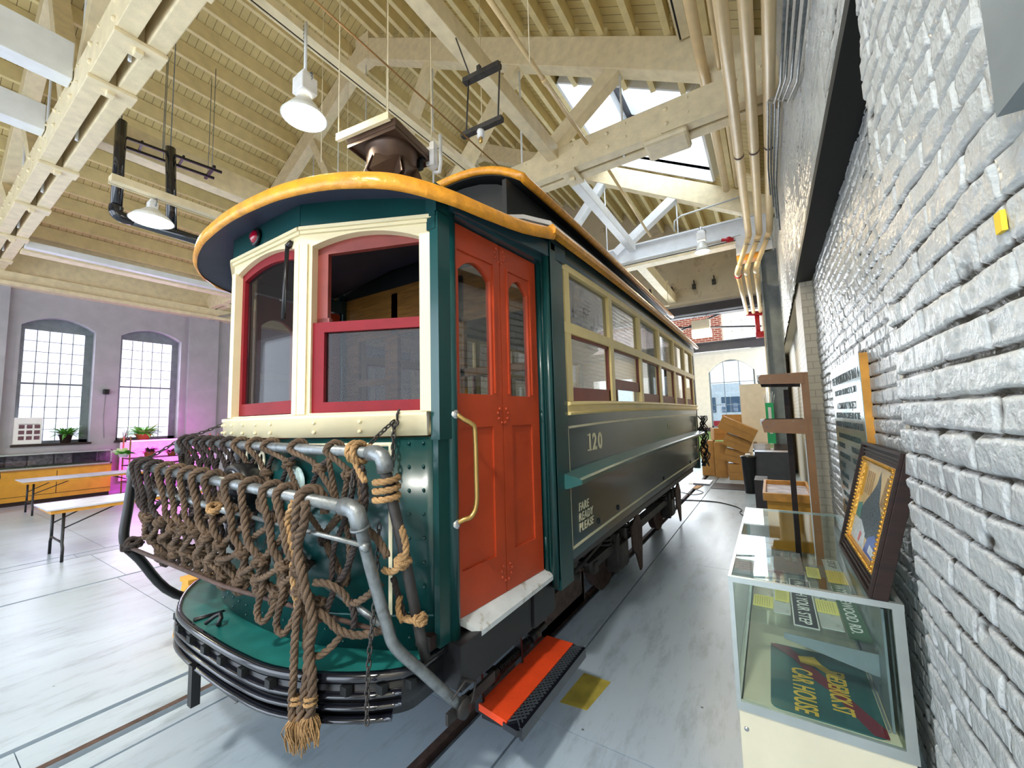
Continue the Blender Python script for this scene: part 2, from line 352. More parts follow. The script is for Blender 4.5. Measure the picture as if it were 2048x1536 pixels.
# floor: painted slabs parted by rail grooves and seams
def floormat():
    m=mat('painted_floor',(.43,.52,.61),.30,var=.10,vscale=1.2,stretch=(1,.35,1),coat=0)
    t=m.node_tree; b=t.nodes['Principled BSDF']; base=b.inputs['Base Color'].links[0].from_socket
    tc=t.nodes.new('ShaderNodeTexCoord'); mp=t.nodes.new('ShaderNodeMapping'); mp.inputs['Scale'].default_value=(3,.7,1); t.links.new(tc.outputs['Object'],mp.inputs[0])
    n=t.nodes.new('ShaderNodeTexNoise'); n.inputs['Scale'].default_value=2.2; n.inputs['Detail'].default_value=10; n.inputs['Roughness'].default_value=.72; t.links.new(mp.outputs[0],n.inputs[0])
    r=t.nodes.new('ShaderNodeValToRGB'); r.color_ramp.elements[0].position=.33; r.color_ramp.elements[0].color=(.68,.68,.68,1); r.color_ramp.elements[1].position=.50; r.color_ramp.elements[1].color=(1,1,1,1); t.links.new(n.outputs['Fac'],r.inputs[0])
    v=t.nodes.new('ShaderNodeTexVoronoi'); v.inputs['Scale'].default_value=3.2; t.links.new(tc.outputs['Object'],v.inputs[0])
    r2=t.nodes.new('ShaderNodeValToRGB'); r2.color_ramp.elements[0].position=.02; r2.color_ramp.elements[0].color=(.25,.25,.25,1); r2.color_ramp.elements[1].position=.035; r2.color_ramp.elements[1].color=(1,1,1,1); t.links.new(v.outputs['Distance'],r2.inputs[0])
    m1=t.nodes.new('ShaderNodeMixRGB'); m1.blend_type='MULTIPLY'; m1.inputs[0].default_value=1; t.links.new(base,m1.inputs[1]); t.links.new(r.outputs[0],m1.inputs[2])
    m2=t.nodes.new('ShaderNodeMixRGB'); m2.blend_type='MULTIPLY'; m2.inputs[0].default_value=1; t.links.new(m1.outputs[0],m2.inputs[1]); t.links.new(r2.outputs[0],m2.inputs[2]); t.links.new(m2.outputs[0],b.inputs['Base Color'])
    rr_=t.nodes.new('ShaderNodeMapRange'); rr_.inputs[3].default_value=.22; rr_.inputs[4].default_value=.42; t.links.new(n.outputs['Fac'],rr_.inputs[0]); t.links.new(rr_.outputs[0],b.inputs['Roughness'])
    return m
M['floor']=floormat()
fb=MB(); grooves=[(-17,-17),(-8.90,-8.86),(-8.63,-8.60),(-7.025,-6.98),(-3.85,-3.80),(-3.48,-3.42),(-3.27,-3.25),(-1.72,-1.655),(-1.38,-1.366),(.6,.6)]
for (a,b),(c,d) in zip(grooves[:-1],grooves[1:]):
    for y0,y1 in ((-5,.2),(.205,2.0),(2.006,5.2),(5.206,9.2),(9.206,12.6),(12.606,15.6)):
        o_=.35*math.sin(b*3) if b>-16 else 0
        fb.box(b,c,y0+(o_ if y0>-5 else 0),y1+(o_ if y1<15 else 0),-.16,0)
fb.box(-17,.6,15.6,24,-.16,-.003)
struct(fb.build('floor',M['floor']))
struct(MB().box(-17,.6,-5,24,-.22,-.16).build('floor_base',M['dark']))
# rails in the grooves (steel running rails level with the floor)
for i,x in enumerate((-3.50,-1.735)):
    o=MB().box(x-.028,x+.018,-5,15.6,-.05,.002).build('running_rail',M['rust']); tag(o,['rusty steel rail set in the floor on the far side of the streetcar','rusty steel rail set in the floor beside the orange step'][i],'rail',kind='structure')
# left wall with two arched windows
XL=-16.6
lw=MB()
for y0,y1,h in ((1.30,3.54,(1.86,3.27)),(3.54,5.62,(3.82,5.32))):
    lw.holed(y0,y1,0,6.9,arch_hole(h[0],h[1],1.5,4.98,.27),(XL,0,0),(0,1,0),(0,0,1),(-.4,0,0))
lw.box(XL-.4,XL,-5,1.3,0,6.9).box(XL-.4,XL,5.62,15.6,0,6.9).box(XL,XL+.14,.6,1.62,0,5.8).box(XL,XL+.14,5.5,6.35,0,5.8)
struct(lw.build('wall_left',M['plaster']))
for k,(y0,y1) in enumerate(((1.86,3.27),(3.82,5.32))):
    w=struct(MB().box(XL-.36,XL-.28,y0,y0+.10,1.5,4.8).box(XL-.36,XL-.28,y1-.17,y1,1.5,4.8).box(XL-.36,XL-.28,y0,y1,1.5,1.58).box(XL-.36,XL-.26,y0,y1,4.62,5.0).box(XL-.37,XL-.27,y0,y1,3.12,3.17).build('window_%d'%(k+1),M['steelgrey']))
    g=MB(); a,b=y0+.10,y1-.17
    for i in range(1,5): g.box(XL-.345,XL-.315,a+(b-a)*i/5-.009,a+(b-a)*i/5+.009,1.58,4.62)
    for i in range(1,5): g.box(XL-.345,XL-.315,a,b,3.15+(4.62-3.15)*i/5-.008,3.15+(4.62-3.15)*i/5+.008)
    for i in range(1,5): g.box(XL-.345,XL-.315,a,b,1.58+(3.12-1.58)*i/5-.008,1.58+(3.12-1.58)*i/5+.008)
    g.build('muntins',M['steelgrey'],w)
    MB().box(XL-.332,XL-.328,a,b,1.58,4.62).build('pane',M['frost'],w)
    struct(MB().box(XL-.30,XL+.06,y0-.03,y1+.03,1.44,1.5).build('trim_%d'%(k+2),M['darkwood']))
# unseen wall behind the camera, two doorways invented to let light in
struct(MB().box(-17,-16,-5.3,-5,0,6.9).box(-9.4,-8.9,-5.3,-5,0,6.9).box(-.3,.6,-5.3,-5,0,6.9).box(-17,.6,-5.3,-5,5.0,6.9).prism([(-17,6.9),(.8,6.9),(-8.15,12.3)],(0,-5.3,0),(1,0,0),(0,0,1),(0,.3,0)).build('wall_back',M['plaster']))
# end wall with large opening
EY=15.6
struct(MB().box(-17,-9,EY,EY+.4,0,6.9).box(.0,.6,EY,EY+.4,0,6.9).box(-9,0,EY,EY+.4,5.80,6.9).prism([(-17,6.9),(.8,6.9),(-8.15,12.3)],(0,EY,0),(1,0,0),(0,0,1),(0,.4,0)).build('wall_end',M['beige']))
struct(MB().box(-9.1,.02,EY-.06,EY+.3,5.46,5.74).box(-9.1,.02,EY-.02,EY+.3,5.36,5.40).build('trim_4',M['darksteel']))
struct(MB().box(-9.1,.05,EY-.04,EY,5.84,5.95).build('trim_5',M['beige']))
struct(MB().box(-9,0,18.4,18.6,4.42,4.75).box(-9,0,18.3,18.7,4.75,4.80).build('trim_6',M['darksteel']))
# annexe beyond: cream wall with arched windows below, red brick above
fw_=MB(); AY=19.0
for x0,x1,h in ((-2.55,-.05,(-2.12,-.42)),(-5.05,-2.55,(-4.55,-2.78)),(-7.55,-5.05,(-7.1,-5.4))):
    fw_.holed(x0,x1,0,4.75,arch_hole(h[0],h[1],1.25,4.08,.5),(0,AY,0),(1,0,0),(0,0,1),(0,.3,0))
fw_.box(-17,-7.55,AY,AY+.3,0,4.75).box(-.05,.6,AY,AY+.3,0,4.75)
struct(fw_.build('wall_far',M['palewall']))
ub=MB().holed(-2.9,.6,4.8,7.6,rect_hole(-1.55,.0,4.95,6.25),(0,AY+.6,0),(1,0,0),(0,0,1),(0,.3,0)).box(-17,-2.9,AY+.6,AY+.9,4.8,7.6)
struct(ub.build('wall_far_upper',M['brickred']))
for k,(x0,x1,z0,z1,n,mz) in enumerate(((-2.12,-.42,1.25,4.08,2,2),(-4.55,-2.78,1.25,4.08,2,2),(-1.55,.0,4.95,6.25,3,2))):
    y=AY+.12+(.6 if k==2 else 0)
    g=MB().box(x0,x0+.06,y-.03,y+.03,z0,z1).box(x1-.06,x1,y-.03,y+.03,z0,z1).box(x0,x1,y-.03,y+.03,z0,z0+.06).box(x0,x1,y-.03,y+.03,z1-.06,z1)
    for i in range(1,n+1): g.box(x0+(x1-x0)*i/(n+1)-.014,x0+(x1-x0)*i/(n+1)+.014,y-.02,y+.02,z0,z1)
    for i in range(1,mz+1): g.box(x0,x1,y-.02,y+.02,z0+(z1-z0)*i/(mz+1)-.014,z0+(z1-z0)*i/(mz+1)+.014)
    w=struct(g.build('window_%d'%(k+3),M['steelgrey'] if k<2 else M['palewall'])); MB().box(x0,x1,y+.021,y+.025,z0,z1).build('pane',M['glass'],w)
struct(MB().box(-9,.6,AY-.25,AY,1.1,1.25).build('trim_7',M['darkwood']))
struct(MB().box(-9,.6,AY-.05,AY,0,1.1).build('trim_8',mat('lime_green_panel',(.30,.42,.12),.5)))
# ---- roof ----
sl=.57; XR,XRidge,XE=.80,-8.15,-17.0
zr=lambda X:7.27+sl*(.2-X)
zl=lambda X:7.27+sl*(X+16.5)
def plankmat():
    m=mat('painted_roof_boards',(.70,.56,.26),.55,var=.10,vscale=3); t=m.node_tree; b=t.nodes['Principled BSDF']
    tc=t.nodes.new('ShaderNodeTexCoord'); w=t.nodes.new('ShaderNodeSeparateXYZ'); t.links.new(tc.outputs['Object'],w.inputs[0])
    # boards run up the slope: seams every 0.14 m along Y
    d=t.nodes.new('ShaderNodeMath'); d.operation='DIVIDE'; d.inputs[1].default_value=.155; t.links.new(w.outputs['Y'],d.inputs[0])
    f=t.nodes.new('ShaderNodeMath'); f.operation='FRACT'; t.links.new(d.outputs[0],f.inputs[0])
    l=t.nodes.new('ShaderNodeMath'); l.operation='LESS_THAN'; l.inputs[1].default_value=.06; t.links.new(f.outputs[0],l.inputs[0])
    base=b.inputs['Base Color'].links[0].from_socket; mx=t.nodes.new('ShaderNodeMixRGB'); t.links.new(l.outputs[0],mx.inputs[0]); t.links.new(base,mx.inputs[1]); mx.inputs[2].default_value=(.16,.11,.05,1); t.links.new(mx.outputs[0],b.inputs['Base Color']); return m
M['plank']=plankmat()
SX0,SX1,SY0,SY1=-3.25,-.68,7.45,10.75
cb=MB()
def slab(xa,xb,y0,y1,zf,th=.08):
    cb.add([(xa,y0,zf(xa)),(xb,y0,zf(xb)),(xb,y1,zf(xb)),(xa,y1,zf(xa)),(xa,y0,zf(xa)+th),(xb,y0,zf(xb)+th),(xb,y1,zf(xb)+th),(xa,y1,zf(xa)+th)],[(0,3,2,1),(4,5,6,7),(0,1,5,4),(1,2,6,5),(2,3,7,6),(3,0,4,7)])
slab(XE,XRidge,-5.3,16,zl)
slab(XRidge,SX0,-5.3,16,zr); slab(SX1,XR,-5.3,16,zr); slab(SX0,SX1,-5.3,SY0,zr); slab(SX0,SX1,SY1,16,zr)
struct(cb.build('ceiling',M['plank']))
# eaves closing strip on the right and left
struct(MB().box(.44,.8,-5,15.6,6.5,7.0).build('trim_9',M['truss']))
struct(MB().box(XL-.1,XL+.35,-5,15.6,5.62,5.72).box(XL-.1,XL+.22,-5,15.6,5.72,6.0).box(XL-.4,XL+.05,-5,15.6,6,7.3).build('trim_10',M['truss']))
# skylight: white boarded shaft and glazed frame
HN=Vector((sl,0,1)).normalized()
def sp_(X,Y,h): p=Vector((X,Y,zr(X)+.0)); return p+HN*h
sk=MB(); hh=1.0
c=[(SX0,SY0),(SX1,SY0),(SX1,SY1),(SX0,SY1)]
for i in range(4):
    a,b=c[i],c[(i+1)%4]; mid=Vector(((SX0+SX1)/2,(SY0+SY1)/2,0))
    q=[sp_(*a,-.25),sp_(*b,-.25),sp_(*b,hh),sp_(*a,hh)]
    n=(mid-Vector(((a[0]+b[0])/2,(a[1]+b[1])/2,0))).normalized()*-.05; n=Vector((n.x,n.y,0))
    sk.add(q+[p+n for p in q],[(0,1,2,3),(7,6,5,4),(0,4,5,1),(1,5,6,2),(2,6,7,3),(3,7,4,0)])
sky=struct(sk.build('window_6',M['white']))
fr=MB()
for (a,b) in ((( SX0,SY0),(SX1,SY0)),((SX1,SY0),(SX1,SY1)),((SX1,SY1),(SX0,SY1)),((SX0,SY1),(SX0,SY0)),((SX0,9.15),(SX1,9.15)),((SX0,8.95),(SX1,8.95))):
    fr.beam(sp_(*a,hh),sp_(*b,hh),.16,.12,up=HN)
fr.build('skylight_frame',M['darksteel'],sky)
pg=MB(); q=[sp_(SX0,SY0,hh),sp_(SX1,SY0,hh),sp_(SX1,SY1,hh),sp_(SX0,SY1,hh)]; pg.add(q+[p+HN*.006 for p in q],[(0,1,2,3),(7,6,5,4)]); pg.build('pane',M['glass'],sky)
# joists, one object each
bays=((-5,1.2,'behind the near truss'),(1.35,6.1,'between near and middle trusses'),(6.3,10.8,'between middle and far trusses'),(11.0,15.6,'between far truss and end wall'))
protoj={}
k=0
for side in ('left','right'):
    xs=[-16.3+.51*i for i in range(16)] if side=='left' else [.1-.51*i for i in range(16)]
    zf=zl if side=='left' else zr
    for (y0,y1,bn) in bays:
        if y0<0 and side=='right': continue
        for x in xs:
            a,b=y0,y1
            if side=='right' and SX0-.05<x<SX1+.05:
                if y0==6.3: b=SY0-.02
                elif y0==11.0: a=11.0
            key=round(b-a,3)
            if key not in protoj: protoj[key]=MB().box(-.045,.045,0,b-a,-.34,.0).build('roof_joist',M['joist']); o=protoj[key]
            else: o=protoj[key].copy(); COL.objects.link(o)
            o.location=(x,a,zf(x)+(.0 if True else 0)); 
            tag(o,'painted roof joist on the %s roof slope, %s'%(side,bn),'joist','%s slope joists %s'%(side,bn),'structure')
# ---- trusses ----
lw_r=lambda X:6.35+sl*(.2-X)
def truss(Y,name,steel=False,lab=''):
    t=thing(name,lab,'truss',(-8.15,Y,6.0))
    lo=lambda X:(6.35+sl*(.2-X)) if X>-8.15 else (6.35+sl*(X+16.5))
    MB().box(-8.40,-7.90,Y-.14,Y+.14,lo(-8.15)-.1,lo(-8.15)+.62).build('apex_block',M['truss'],t)
    for s in (0,1):
        c=MB()
        if steel:
            if s==0: c.box(XL,.3,Y-.03,Y+.03,6.0,6.5).box(XL,.3,Y-.11,Y+.11,6.46,6.5).box(XL,.3,Y-.11,Y+.11,6.0,6.04); c.build('steel_beam',M['white'],t)
            else:
                c.box(XL,-.35,Y-.15,Y+.15,5.86,5.93); c.build('timber_strip',M['truss'],t)
        else:
            y=Y-.125 if s==0 else Y+.125
            c.box(XL,.42,y-.085,y+.085,6.0,6.46)
            if s==0:
                for x in [-14.5+.9*i for i in range(17)]:
                    for z in (6.12,6.34): c.sphere((x,Y-.213,z),.035,8,4); c.sphere((x+.3,Y-.213,z+.05),.02,8,4)
            c.build('bottom_chord',M['truss'],t,bevel=.012)
    for s in (-1,1):   # top chords
        c=MB(); xe=.45 if s>0 else -16.75; h=.50
        a=Vector((-8.15,Y,lo(-8.15)+.28)); b=Vector((xe,Y,lo(xe)+.28)); c.beam(a+(a-b).normalized()*.1,b,.26,h); c.build('top_chord',M['truss'],t,bevel=.01)
    nodes=[-8.15,-5.85,-3.6,-1.7]
    def dia(xa,xb):
        c=MB(); c.beam((xa,Y,6.38),(xb,Y,lo(xb)+.1),.22,.24,up=(0,1,0)); c.build('diagonal_strut',M['truss'] if not steel else M['white'],t,bevel=.008)
    for i in range(3):
        dia(nodes[i]+.25,nodes[i+1]); dia(-16.3-(nodes[i]+.25),-16.3-nodes[i+1])
    dia(nodes[3]-1.25,nodes[3]-.02) if False else None
    for i,x in enumerate(nodes+[-16.3-n for n in nodes[1:]]):
        c=MB(); c.tube([(x,Y,6.0),(x,Y,lo(x)+.3)],.018,8); c.build('tie_rod',M['white'],t)
    if not steel:
        for i,x in enumerate([-15.4,-13.4,-11.3,-9.3,-6.55,-5.55,-4.2,-2.6,-1.2]):
            c=MB(); c.box(x-.13,x+.13,Y-.225,Y+.225,5.95,6.0).box(x-.05,x+.05,Y-.04,Y+.04,5.9,6.4); c.build('clamp_block',M['truss'],t,bevel=.01)
        c=MB(); c.box(-1.35,-.72,Y-.24,Y+.24,5.88,5.99); c.build('splice_block',M['truss'],t,bevel=.05)
    else:
        c=MB(); c.tube([(-9,Y-.16,6.02),(-.3,Y-.16,6.02)],.035,8); c.build('fixture_pipe',M['white'],t)
        c=MB(); c.box(-.42,-.10,Y-.2,Y-.17,5.55,6.02); c.build('gusset_plate',M['white'],t); c=MB(); c.box(-.42,.05,Y-.16,Y+.10,5.42,5.6); c.build('beam_stub',M['orangewood'],t)
        c=MB(); c.box(-.1,.3,Y-.2,Y-.17,5.55,6.4); c.build('end_plate',M['white'],t)
    return t
truss(1.28,'roof_truss',False,'big cream timber truss overhead at upper left, seen from below with long slots')
truss(6.2,'roof_truss',False,'cream timber truss crossing over the middle of the streetcar')
truss(10.9,'roof_truss',True,'white painted truss with a steel bottom beam, farthest along the hall')
# long beams in the Y direction between the trusses
def lbeam(x0,x1,y0,y1,z0,z1,lab,m='truss',nm='tie_beam'):
    o=MB().box(x0,x1,y0,y1,z0,z1).build(nm,M[m],bevel=.01); tag(o,lab,'beam',kind='structure')
lbeam(-8.72,-8.45,1.5,6.0,6.3,6.75,'broad cream tie beam running from the near truss towards the dark duct')
lbeam(-7.45,-7.2,-5,1.06,6.3,6.8,'upper of the two white beams butting into the near truss','white')
lbeam(-9.05,-8.8,-5,1.06,6.3,6.7,'lower of the two white beams butting into the near truss','white')
lbeam(-2.95,-2.76,-1,6.0,6.26,6.52,'cream tie beam above the streetcar roof carrying the trolley hanger')
lbeam(-2.93,-2.75,6.4,10.7,6.25,6.48,'white tie beam below the skylight, between middle and far trusses','white')
lbeam(-2.9,-2.65,11.1,15.6,5.95,6.3,'cream tie beam running from the far truss to the end wall')
lbeam(-13.9,-13.72,1.5,6.0,5.95,6.1,'long white lighting trough near the window wall','white','lighting_trough')
lbeam(-14.4,-14.1,1.5,6.0,5.95,6.15,'cream beam beside the lighting trough near the window wall')
# steel column
cm=MB().box(.02,.06,11.75,12.05,0,5.9).box(.06,.36,11.88,11.92,0,5.9).box(.36,.40,11.75,12.05,0,5.9).build('steel_column',M['steelgrey']); tag(cm,'grey painted steel column standing beyond the brown rack','column',kind='structure')
struct(MB().box(.05,.42,EY-1.2,EY,0,6.5).build('wall_end_pier',M['brickx']))
# ================= STREETCAR =================
M['ledge']=mat('teal_lit_ledge',(.03,.13,.125),.28,var=.12,coat=.3)  # guard rail green lightened: the light on its top is in the colour
CX=-2.415; RX=-1.2075; LX=2*CX-RX; B0,B1=2.42,8.62
T=thing('streetcar','green and cream wooden streetcar number 120 with orange-red folding doors','streetcar',(CX,5.5,0))
hog=lambda y:.065*(1-math.exp(-(max(y,2.45)-2.45)/1.8)) if y>2.45 else 0
hw_=lambda p:(p[0],p[1],p[2]+hog(p[1]))
def sub(a,b,st=.25):
    n=max(1,int((b-a)/st)); return [a+(b-a)*i/n for i in range(n+1)]
def mir(x): return 2*CX-x
def yloft(mb,prof,y0,y1,closed=True,smooth=False):
    ys=sub(y0,y1); n=len(prof); vs=[]
    for y in ys: vs+=[(x,y,z+hog(y)) for x,z in prof]
    fs=[]
    for i in range(len(ys)-1):
        for k in range(n if closed else n-1):
            k2=(k+1)%n; fs.append((i*n+k,i*n+k2,(i+1)*n+k2,(i+1)*n+k))
    if closed: fs+= [tuple(reversed(range(n))),tuple((len(ys)-1)*n+k for k in range(n))]
    return mb.add(vs,fs,smooth)
def hbox(mb,x0,x1,y0,y1,z0,z1): return yloft(mb,[(x0,z0),(x1,z0),(x1,z1),(x0,z1)],y0,y1)
def part(mb,name,m,par=None,lab=None,bevel=0): return mb.build(name,M[m] if isinstance(m,str) else m,par or T,lab,bevel)
ys=[2.685,3.66,4.67,5.645,6.63,7.55,8.38]
for side in (1,-1):
    X=RX if side>0 else LX; s=side
    # lower side panel
    mb=MB(); hbox(mb,X-.04*s,X,B0,B1,.86,1.86)
    pan=part(mb,'side_panel','greenside',lab='dark grey-green side panel with cream pinstripe border')
    # pinstripe
    if side>0:
        st=MB(); e=.003
        hbox(st,X,X+e,2.60,8.45,.925,.945); hbox(st,X,X+e,2.60,8.45,1.755,1.772); hbox(st,X,X+e,2.60,2.618,.925,1.77); hbox(st,X,X+e,8.43,8.45,.925,1.77)
        part(st,'pinstripe','creamtext',pan)
        pass
        for y,z in ((3.127,1.0),(3.61,1.005),(5.46,1.0),(7.5,.99),(8.1,.99)): part(MB().lathe([(.0,.012),(.020,.012),(.026,.004),(.026,0)],(X,y,z+hog(y)*.6),14,'x'),'side_bolt','black',pan)
        
    # ledge
    mb=MB(); yloft(mb,[(X,1.36),(X+.03*s,1.36),(X+.135*s,1.395),(X+.14*s,1.425),(X+.12*s,1.435),(X,1.46)],2.50,8.50); part(mb,'side_guard_rail','ledge',lab='projecting green guard rail along the side')
    # belt rail
    mb=MB(); yloft(mb,[(X-.03*s,1.85),(X+.03*s,1.85),(X+.035*s,1.865),(X+.012*s,1.875),(X+.012*s,1.915),(X+.035*s,1.925),(X+.03*s,1.945),(X-.03*s,1.95)],2.60,B1-.06); part(mb,'belt_rail','ycream')
    # window framing (posts, top rail, mid rail) one mesh
    mb=MB()
    hbox(mb,X-.05*s,X+.002*s,2.60,B1-.06,2.92,2.97); 
    for y in ys: hbox(mb,X-.06*s,X,y-.045,y+.045,1.95,2.95)
    hbox(mb,X-.05*s,X,ys[-1],B1-.06,1.95,2.95) if False else None
    hbox(mb,X-.05*s,X+.002*s,2.60,B1-.06,2.45,2.53)
    part(mb,'window_posts','ycream',lab='yellow-cream window posts and rails')
    # letter board above windows
    mb=MB(); yloft(mb,[(X-.04*s,2.97),(X-.002*s,2.97),(X+.012*s,3.0),(X+.012*s,3.12),(X-.04*s,3.14)],B0,B1); part(mb,'letter_board','greenside')
    for i in range(6):
        a,b=ys[i]+.045,ys[i+1]-.045; up=.11 if i==1 else 0
        f=MB(); x0,x1=X-.045*s,X-.02*s
        hbox(f,min(x0,x1),max(x0,x1),a,b,1.95+up,2.05+up); hbox(f,min(x0,x1),max(x0,x1),a,b,2.43,2.47)
        hbox(f,min(x0,x1),max(x0,x1),a,a+.035,1.95+up,2.45); hbox(f,min(x0,x1),max(x0,x1),b-.035,b,1.95+up,2.45)
        w=part(f,'window_sash','brownred')
        g=MB(); hbox(g,X-.034*s,X-.031*s,a+.03,b-.03,2.04+up,2.44); part(g,'pane','glass',w)
        g=MB(); hbox(g,X-.034*s,X-.031*s,a,b,2.53,2.93); part(g,'upper_pane','glassdark')
# end bulkheads with door opening and windows
for (y,dr) in ((B0+.02,1),(B1-.05,-1)):
    mb=MB(); bx=lambda *a: mb.box(*a)
    bx(RX-.10,RX,y,y+.05,.86,2.98); bx(LX,LX+.10,y,y+.05,.86,2.98)
    bx(LX+.1,CX-.38,y,y+.03,.86,1.75); bx(CX+.38,RX-.1,y,y+.03,.86,1.75); bx(CX-.42,CX-.34,y,y+.04,.86,3.0); bx(CX+.34,CX+.42,y,y+.04,.86,3.0)
    bx(LX+.1,RX-.1,y,y+.03,2.62,3.05)
    bx(LX+.1,CX-.38,y,y+.03,2.18,2.24) ; bx(CX+.38,RX-.1,y,y+.03,2.18,2.24)
    for xa,xb in ((-3.50,-3.30),(-2.92,-2.78)): bx(xa,xb,y+.001,y+.035,1.7,2.7)
    part(mb,'bulkhead','wood',lab='amber varnished wooden bulkhead inside')
# corner posts of the body
for (x,w_) in ((RX,1),(LX,-1)):
    mb=MB()
    mb.box(min(x-.13*w_,x+.008*w_),max(x-.13*w_,x+.008*w_),B0-.02,B0+.03,.80,3.05)
    mb.box(min(x-.04*w_,x+.012*w_),max(x-.04*w_,x+.012*w_),B0-.02,B0+.17,.74,3.05)
    mb.tube([(x-.025*w_,B0-.02,.76),(x-.025*w_,B0-.02,3.0)],.028,10); mb.tube([(x-.085*w_,B0-.02,.82),(x-.085*w_,B0-.02,3.0)],.022,10)
    part(mb,'corner_post','green')
    mb=MB(); mb.box(min(x-.1*w_,x),max(x-.1*w_,x),B1-.1,B1,.80,3.05); part(mb,'corner_post','green')
# floor, interior ceiling, seats
mb=MB(); mb.box(LX+.04,RX-.04,B0,B1,.86,.92).box(LX+.2,RX-.16,1.4,B0,.80,.86); part(mb,'floor_boards','darkwood')
mb=MB(); pr=[(LX+.05,3.02),(LX+.5,3.25),(CX-.78,3.34),(CX-.7,3.72),(CX,3.86),(CX+.7,3.72),(CX+.78,3.34),(RX-.5,3.25),(RX-.05,3.02)]
yloft(mb,pr,2.80,B1-.05,closed=False); part(mb,'headlining',mat('grey_headlining',(.42,.40,.37),.7))
for s in (1,-1):
    x=RX-.12 if s>0 else LX+.12
    mb=MB(); hbox(mb,min(x,x-.45*s),max(x,x-.45*s),B0+.15,B1-.15,1.25,1.33); hbox(mb,min(x,x-.07*s),max(x,x-.07*s),B0+.15,B1-.15,1.33,1.80); part(mb,'bench_seat','wood')
# ---- roof ----
prof=[(CX+1.285,3.10),(CX+1.26,3.16),(CX+1.05,3.27),(CX+.75,3.36),(CX+.72,3.36)]
mb=MB()
for s in (1,-1):
    pf=[(CX+(x-CX)*s,z) for x,z in prof]+[(CX+(x-CX)*s,z-.03) for x,z in reversed(prof)]
    yloft(mb,pf if s<0 else pf[::-1],2.35,B1+.05,smooth=False)
part(mb,'lower_roof','canvas')
for s in (1,-1):
    mb=MB(); e=lambda q:CX+q*s
    pf=[(e(1.255),3.055),(e(1.30),3.06),(e(1.305),3.09),(e(1.285),3.125),(e(1.25),3.12)]
    yloft(mb,pf if s>0 else pf[::-1],2.33,B1+.05); part(mb,'eave_moulding','orange')
    mb=MB(); hbox(mb,min(e(.70),e(.74)),max(e(.70),e(.74)),2.62,B1-.1,3.30,3.78); part(mb,'clerestory','dark',lab='clerestory side, its shadow put into a dark colour')
# monitor (upper) roof with hooded near end
def mon(y,off=0):  # section points right->left
    w=.845; pts=[]
    for i in range(17):
        t=-1+2*i/16; x=CX-w*t; z=4.06-.25*abs(t)**2.6; pts.append((x,y,z+hog(y)+off))
    return pts
mb=MB(); secs=[]
for y in [2.72,2.74]+sub(2.8,B1+.1): secs.append(mon(y))
n=17; vs=[p for s_ in secs for p in s_]; fs=[(i*n+k,(i+1)*n+k,(i+1)*n+k+1,i*n+k+1) for i in range(len(secs)-1) for k in range(n-1)]
b0=len(vs); vs+=[(p[0],p[1],p[2]-.05) for p in vs]; fs+=[(b0+i*n+k,b0+i*n+k+1,b0+(i+1)*n+k+1,b0+(i+1)*n+k) for i in range(len(secs)-1) for k in range(n-1)]
mb.add(vs,fs,True); part(mb,'monitor_roof','canvas')
mb=MB(); mb.add([(p[0],p[1],p[2]-.055) for s_ in secs for p in s_],[(i*n+k,i*n+k+1,(i+1)*n+k+1,(i+1)*n+k) for i in range(len(secs)-1) for k in range(n-1)],True); part(mb,'monitor_underside','dark')
mb=MB(); path=[(p[0],p[1]-.01,p[2]-.012) for p in mon(2.72)]
edge=[(CX+.845,y,3.79+hog(y)) for y in reversed(sub(2.72,B1+.1))]+path+[(CX-.845,y,3.79+hog(y)) for y in sub(2.72,B1+.1)]
mb.tube(edge,.034,8); part(mb,'monitor_edge_moulding','orange',lab='ochre edge moulding of the raised roof')
mb=MB(); mb.add([(CX+.72,2.78,3.3),(CX-.72,2.78,3.3)]+[(CX-.72+1.44*i/8,2.78,3.98-.2*abs(-1+2*i/8)**2.6) for i in range(9)],[tuple(range(11))]); part(mb,'monitor_end','dark'); mb=MB(); mb.add([(LX+.06,2.47,3.0),(RX-.06,2.47,3.0),(CX+1.15,2.47,3.2),(CX+.75,2.47,3.32),(CX-.75,2.47,3.32),(CX-1.15,2.47,3.2)],[tuple(range(6))]); mb.add([(CX+.75,2.47,3.32),(CX-.75,2.47,3.32),(CX-.74,2.80,3.34),(CX+.74,2.80,3.34)],[(0,1,2,3)]); part(mb,'roof_end_board','dark')
# canopy (platform roof)
cr=[(-1.135,2.36,3.03),(-1.175,2.02,2.955),(-1.205,1.69,2.91),(-1.262,1.43,2.90),(-1.385,1.235,2.915),(-1.54,1.12,2.925),(-1.73,1.045,2.94),(-1.97,.99,2.95),(-2.2,.968,2.955),(CX,.96,2.957)]
ring=cr+[(mir(x),y,z) for x,y,z in reversed(cr[:-1])]
def spl(P,m=4):
    P=[Vector(p) for p in P]; o=[]
    for i in range(len(P)-1):
        p0=P[max(i-1,0)];p1=P[i];p2=P[i+1];p3=P[min(i+2,len(P)-1)]
        for k in range(m):
            t=k/m; o.append(.5*((2*p1)+(-p0+p2)*t+(2*p0-5*p1+4*p2-p3)*t*t+(-p0+3*p1-3*p2+p3)*t*t*t))
    o.append(P[-1]); return o
ring=spl(ring,4); N=len(ring); ctr=Vector((CX,2.3,3.42))
def inward(p,d): v=Vector((CX-p.x,2.6-p.y,0)); v.normalize(); return p+v*d
mb=MB(); vs=[];fs=[]
def wob(i): return .004*math.sin(i*1.7)+.003*math.sin(i*4.1)
lay=[lambda p,i:inward(p,.012)+Vector((0,0,0)),lambda p,i:p+Vector((0,0,wob(i))),lambda p,i:inward(p,-.012)+Vector((0,0,.024)),lambda p,i:inward(p,-.006)+Vector((0,0,.062)),lambda p,i:inward(p,.02)+Vector((0,0,.09))]
